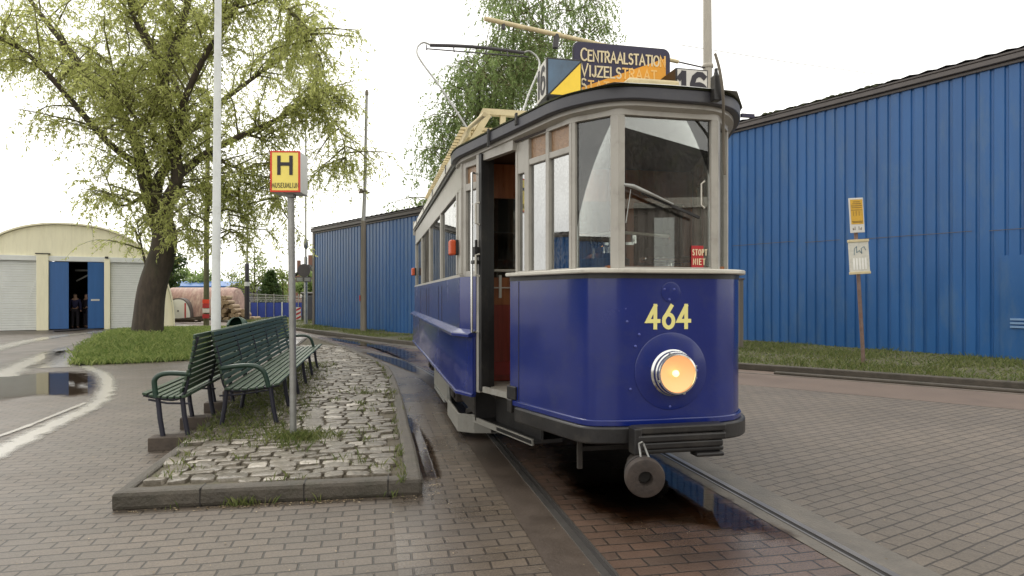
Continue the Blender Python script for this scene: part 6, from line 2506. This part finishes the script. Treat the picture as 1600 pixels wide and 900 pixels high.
mb.box(-0.33, -0.05, -0.136, -0.131, 2.11, 2.27)
mb.box(0.03, 0.31, -0.136, -0.131, 2.11, 2.27)
mb.build('plate_face', M['steel'], pl2)
# hazard marker
hm = P(466.5, 33, 0.0)
hmk = thing('hazard_marker', 'small red and white striped hazard marker beside the blue panelled fence', 'marker', hm)
mb = MB()
mb.tube([(0, 0.03, 0), (0, 0.03, 0.75)], 0.03, 8)
mb.build('post', M['steel'], hmk)
mb = MB()
mb.box(-0.13, 0.13, -0.02, 0.01, 0.15, 0.85)
bd = mb.build('board', M['signwhite'], hmk)
mb = MB()
for k in range(3):
    z = 0.2 + k * 0.22
    mb.prism_f((0, -0.02, 0), (1, 0, 0), (0, 0, 1), (0, -1, 0), [(-0.12, z), (0.12, z + 0.12), (0.12, z + 0.22), (-0.12, z + 0.10)], 0.001, 0.004)
mb.build('red_stripe', M['red'], bd)
# old mast with dark sleeve
dm = P(386, 34, 0.0)
dmo = thing('banded_mast', 'slender dark mast with a white band before the blue panelled fence', 'mast', dm)
mb = MB()
mb.tube([(0, 0, 0), (0, 0, 1.95)], 0.13, 12)
mb.tube([(0, 0, 2.17), (0, 0, 3.1), (0, 0, 3.15)], [0.11, 0.11, 0.07], 12)
mb.build('dark_sleeve', M['signblack'], dmo, smooth=50)
mb = MB()
mb.tube([(0, 0, 1.95), (0, 0, 2.17)], 0.135, 12)
mb.build('white_band', M['white'], dmo, smooth=50)
mb = MB()
mb.tube([(0, 0, 3.1), (0.05, 0, 6.1)], [0.055, 0.035], 10)
mb.build('upper_shaft', M['steel'], dmo, smooth=50)
# mossy pole with red and white boards
mo = P(322.5, 31, 0.0)
mop = thing('mossy_pole', 'green mossy wooden pole with red and white warning boards at its foot', 'pole', mo)
mb = MB()
mb.tube([(0, 0, 0), (0, 0, 4), (0.1, 0, 10.5)], [0.13, 0.12, 0.09], 12)
mb.build('shaft', M['mossy'], mop, smooth=50)
for k, (z0, mt) in enumerate(((0.35, 'red'), (0.62, 'signwhite'), (0.85, 'red'), (1.06, 'redframe'))):
    mb = MB()
    mb.box(-0.10, 0.22, -0.19, -0.15, z0, z0 + 0.20)
    mb.build('warning_board', M[mt], mop)

# fence with blue lower boards and mesh above
fz = 38.0
fn = thing('panel_fence', 'fence of blue lower panels with grey wire mesh above', 'fence', (at(390, fz), fz, 0))
Lf = at(492, fz) - at(390, fz)
mb = MB()
mb.box(0.08, Lf, 0, 0.04, 0.08, 1.03)
mb.build('blue_panel', M['fenceblue'], fn)
k = 0
x = 0.0
while x <= Lf + 0.01:
    mb = MB()
    wd = 0.07 if k % 4 == 0 else 0.03
    mb.box(x - wd / 2, x + wd / 2, -0.05, 0.0, 0.0, 1.06 if k % 4 == 0 else 1.55)
    mb.build('post', M['white'] if k % 4 == 0 else M['steel'], fn)
    x += Lf / 8
    k += 1
mb = MB()
mb.tube([(0, 0, 1.55), (Lf, 0, 1.35)], 0.02, 6)
for i in range(70):
    x = Lf * i / 69
    mb.tube([(x, 0, 1.04), (x, 0, 1.55 - .2 * i / 69)], 0.006, 3, cap=False)
for z in (1.12, 1.22, 1.32):
    mb.tube([(0, 0, z), (Lf, 0, z)], 0.006, 3, cap=False)
mb.build('wire_mesh', M['steel'], fn)

# barrel shelter, log heap, huts and house in the distance
shx = at(322, 40)
sh = thing('barrel_shelter', 'faded pink and cream rounded metal shelter with a white arched hatch', 'shelter', (shx, 40, 0))
mb = MB()
pr = arch(1.25, 1.95, 20, 2.2)
n = len(pr)
vs = []
xs = [-2.1, -2.05, 1.7, 2.0, 2.15]
sc_ = [0.96, 1.0, 1.0, 0.97, 0.80]
for x, s_ in zip(xs, sc_):
    vs += [(x, a * s_, z * s_) for a, z in pr]
fs = [(k * n + i, k * n + i + 1, (k + 1) * n + i + 1, (k + 1) * n + i) for k in range(len(xs) - 1) for i in range(n - 1)]
fs += [tuple(range(n)), tuple(range((len(xs) - 1) * n, len(xs) * n))]
mb.add(vs, fs)
mb.build('shell', M['pink'], sh, smooth=40)
mb = MB()
pr2 = arch(0.72, 1.22, 18, 2.3)
mb.prism_f((-0.95, -1.55, 0), (1, 0, 0), (0, 0, 1), (0, 1, 0), [(x * 1.1, z * 1.07) for x, z in pr2], 0.05, 1.3)
mb.build('porch', M['gutter'], sh)
mb = MB()
mb.prism_f((-0.95, -1.55, 0), (1, 0, 0), (0, 0, 1), (0, 1, 0), pr2, 0.0, 0.05)
ht = mb.build('hatch', M['whitedoor'], sh)
mb = MB()
mb.box(-0.55, -0.47, -1.57, -1.551, 0.05, 1.0)
mb.build('red_stripe', M['red'], ht)
mb = MB()
mb.box(-0.98, -0.9, -1.57, -1.551, 0.48, 0.56)
mb.build('hatch_knob', M['signblack'], ht)
# logs
lg = MB()
lg.lathe((0, 0, 0), (0, -1, 0), [(0.001, 0), (0.13, 0.0), (0.135, 0.02), (0.135, 0.9), (0.13, 0.92), (0.001, 0.92)], 12, cap=False)
proto = lg.build('log', M['logend'], None, smooth=40)
tag(proto, 'sawn log in the heap beside the pink shelter', 'log', 'logs heaped beside the pink shelter')
first = True
rr = random.Random(8)
for rown in range(6):
    cnt = 9 - rown * 1.4
    for k in range(int(cnt)):
        o = proto if first else proto.copy()
        if not first:
            COL.objects.link(o)
        first = False
        o.location = (at(341, 36) + 0.14 + k * 0.265 + rown * 0.06 + rr.uniform(-.03, .03), 36 + rr.uniform(-.2, .2), 0.14 + rown * 0.235 + rr.uniform(-.02, .02))
        o.rotation_euler.z = rr.uniform(-0.12, 0.12)
        o.scale = (rr.uniform(.85, 1.05),) * 3
o = None
# low timber and rubble heap
mb = MB()
rr = random.Random(12)
for k in range(16):
    x = at(300, 33) + rr.uniform(-1.2, 1.0)
    mb.bar((x - rr.uniform(.3, .8), 33 + rr.uniform(-.4, .4), 0.08 + rr.uniform(0, .3)), (x + rr.uniform(.3, .8), 33 + rr.uniform(-.4, .4), 0.08 + rr.uniform(0, .3)), 0.10, 0.07)
o = mb.build('timber_scraps', M['concrete'])
stuff(o, 'heap of dark timber scraps at the foot of the mossy pole', 'scraps')
# blue-roofed shed and gabled hut
bz = 58
b1 = thing('low_shed', 'long low shed with a bright blue roof beyond the pink shelter', 'shed', (at(318, bz), bz, 0))
mb = MB()
mb.box(-3.0, 3.0, 0, 4, 0, 2.2)
mb.build('wall', M['signwhite'], b1)
mb = MB()
mb.prism_f((-3.1, 0, 2.2), (0, 1, 0), (0, 0, 1), (1, 0, 0), [(-0.2, 0), (2, 0.42), (4.2, 0), (4.2, 0.1), (2, 0.6), (-0.2, 0.12)], 0, 6.2)
mb.build('roof', M['bluedoor'], b1)
b2 = thing('gabled_hut', 'dark grey gabled hut with white roof edge beyond the log heap', 'hut', (at(371, 56), 56, 0))
mb = MB()
mb.prism_f((0, 0, 0), (1, 0, 0), (0, 0, 1), (0, 1, 0), [(-1.5, 0), (1.5, 0), (1.5, 1.9), (0, 2.45), (-1.5, 1.9)], 0, 4)
mb.build('wall', pm('hut_dark', hexs(72, 72, 82), 0.8), b2)
mb = MB()
mb.bar((-1.65, -0.05, 1.9), (0.0, -0.05, 2.52), 0.12, 0.1)
mb.bar((0.0, -0.05, 2.52), (1.65, -0.05, 1.9), 0.12, 0.1)
mb.build('roof_edge', M['signwhite'], b2)
hz_ = 85
hx = at(480, hz_)
ho = thing('house', 'distant brick house with steep dark roof and chimney behind the round sign', 'house', (hx, hz_, 0))
mb = MB()
mb.prism_f((0, 0, 0), (1, 0, 0), (0, 0, 1), (0, 1, 0), [(-2.6, 0), (1.6, 0), (1.6, 3.2), (0.2, 5.3), (-1.2, 4.2), (-2.6, 3.4)], 0, 6)
mb.build('wall', M['brickred'], ho)
mb = MB()
mb.bar((-2.8, 3, 3.5), (0.2, 3, 5.5), 6.2, 0.2)
mb.bar((0.2, 3, 5.5), (1.8, 3, 3.1), 6.2, 0.2)
rf_ = mb.build('roof', M['roofdk'], ho)
mb = MB()
mb.box(-0.2, 0.5, 1, 1.7, 5.1, 6.9)
mb.build('chimney', M['brickred'], rf_)
mb = MB()
mb.box(-1.7, -1.3, 1, 1.4, 4.2, 6.2)
mb.build('chimney', M['brickred'], rf_)
mb = MB()
mb.box(-0.9, -0.2, -0.05, 0.0, 1.2, 2.4)
mb.box(0.5, 1.1, -0.05, 0.0, 1.2, 2.4)
mb.build('window', M['signwhite'], ho)
# dark rounded tank at the shed corner
tk = thing('dark_container', 'dark rounded container beside the end of the low blue shed', 'container', (at(484, 33), 33, 0))
mb = MB()
mb.box(-0.45, 0.35, 0, 1.2, 0.1, 1.5)
mb.build('tub', M['fascia'], tk, bevel=0.12)
mb = MB()
mb.box(-0.48, 0.38, -0.03, 1.23, 1.5, 1.62)
mb.build('lid', M['gutter'], tk, bevel=0.05)

print('leaves', nw)
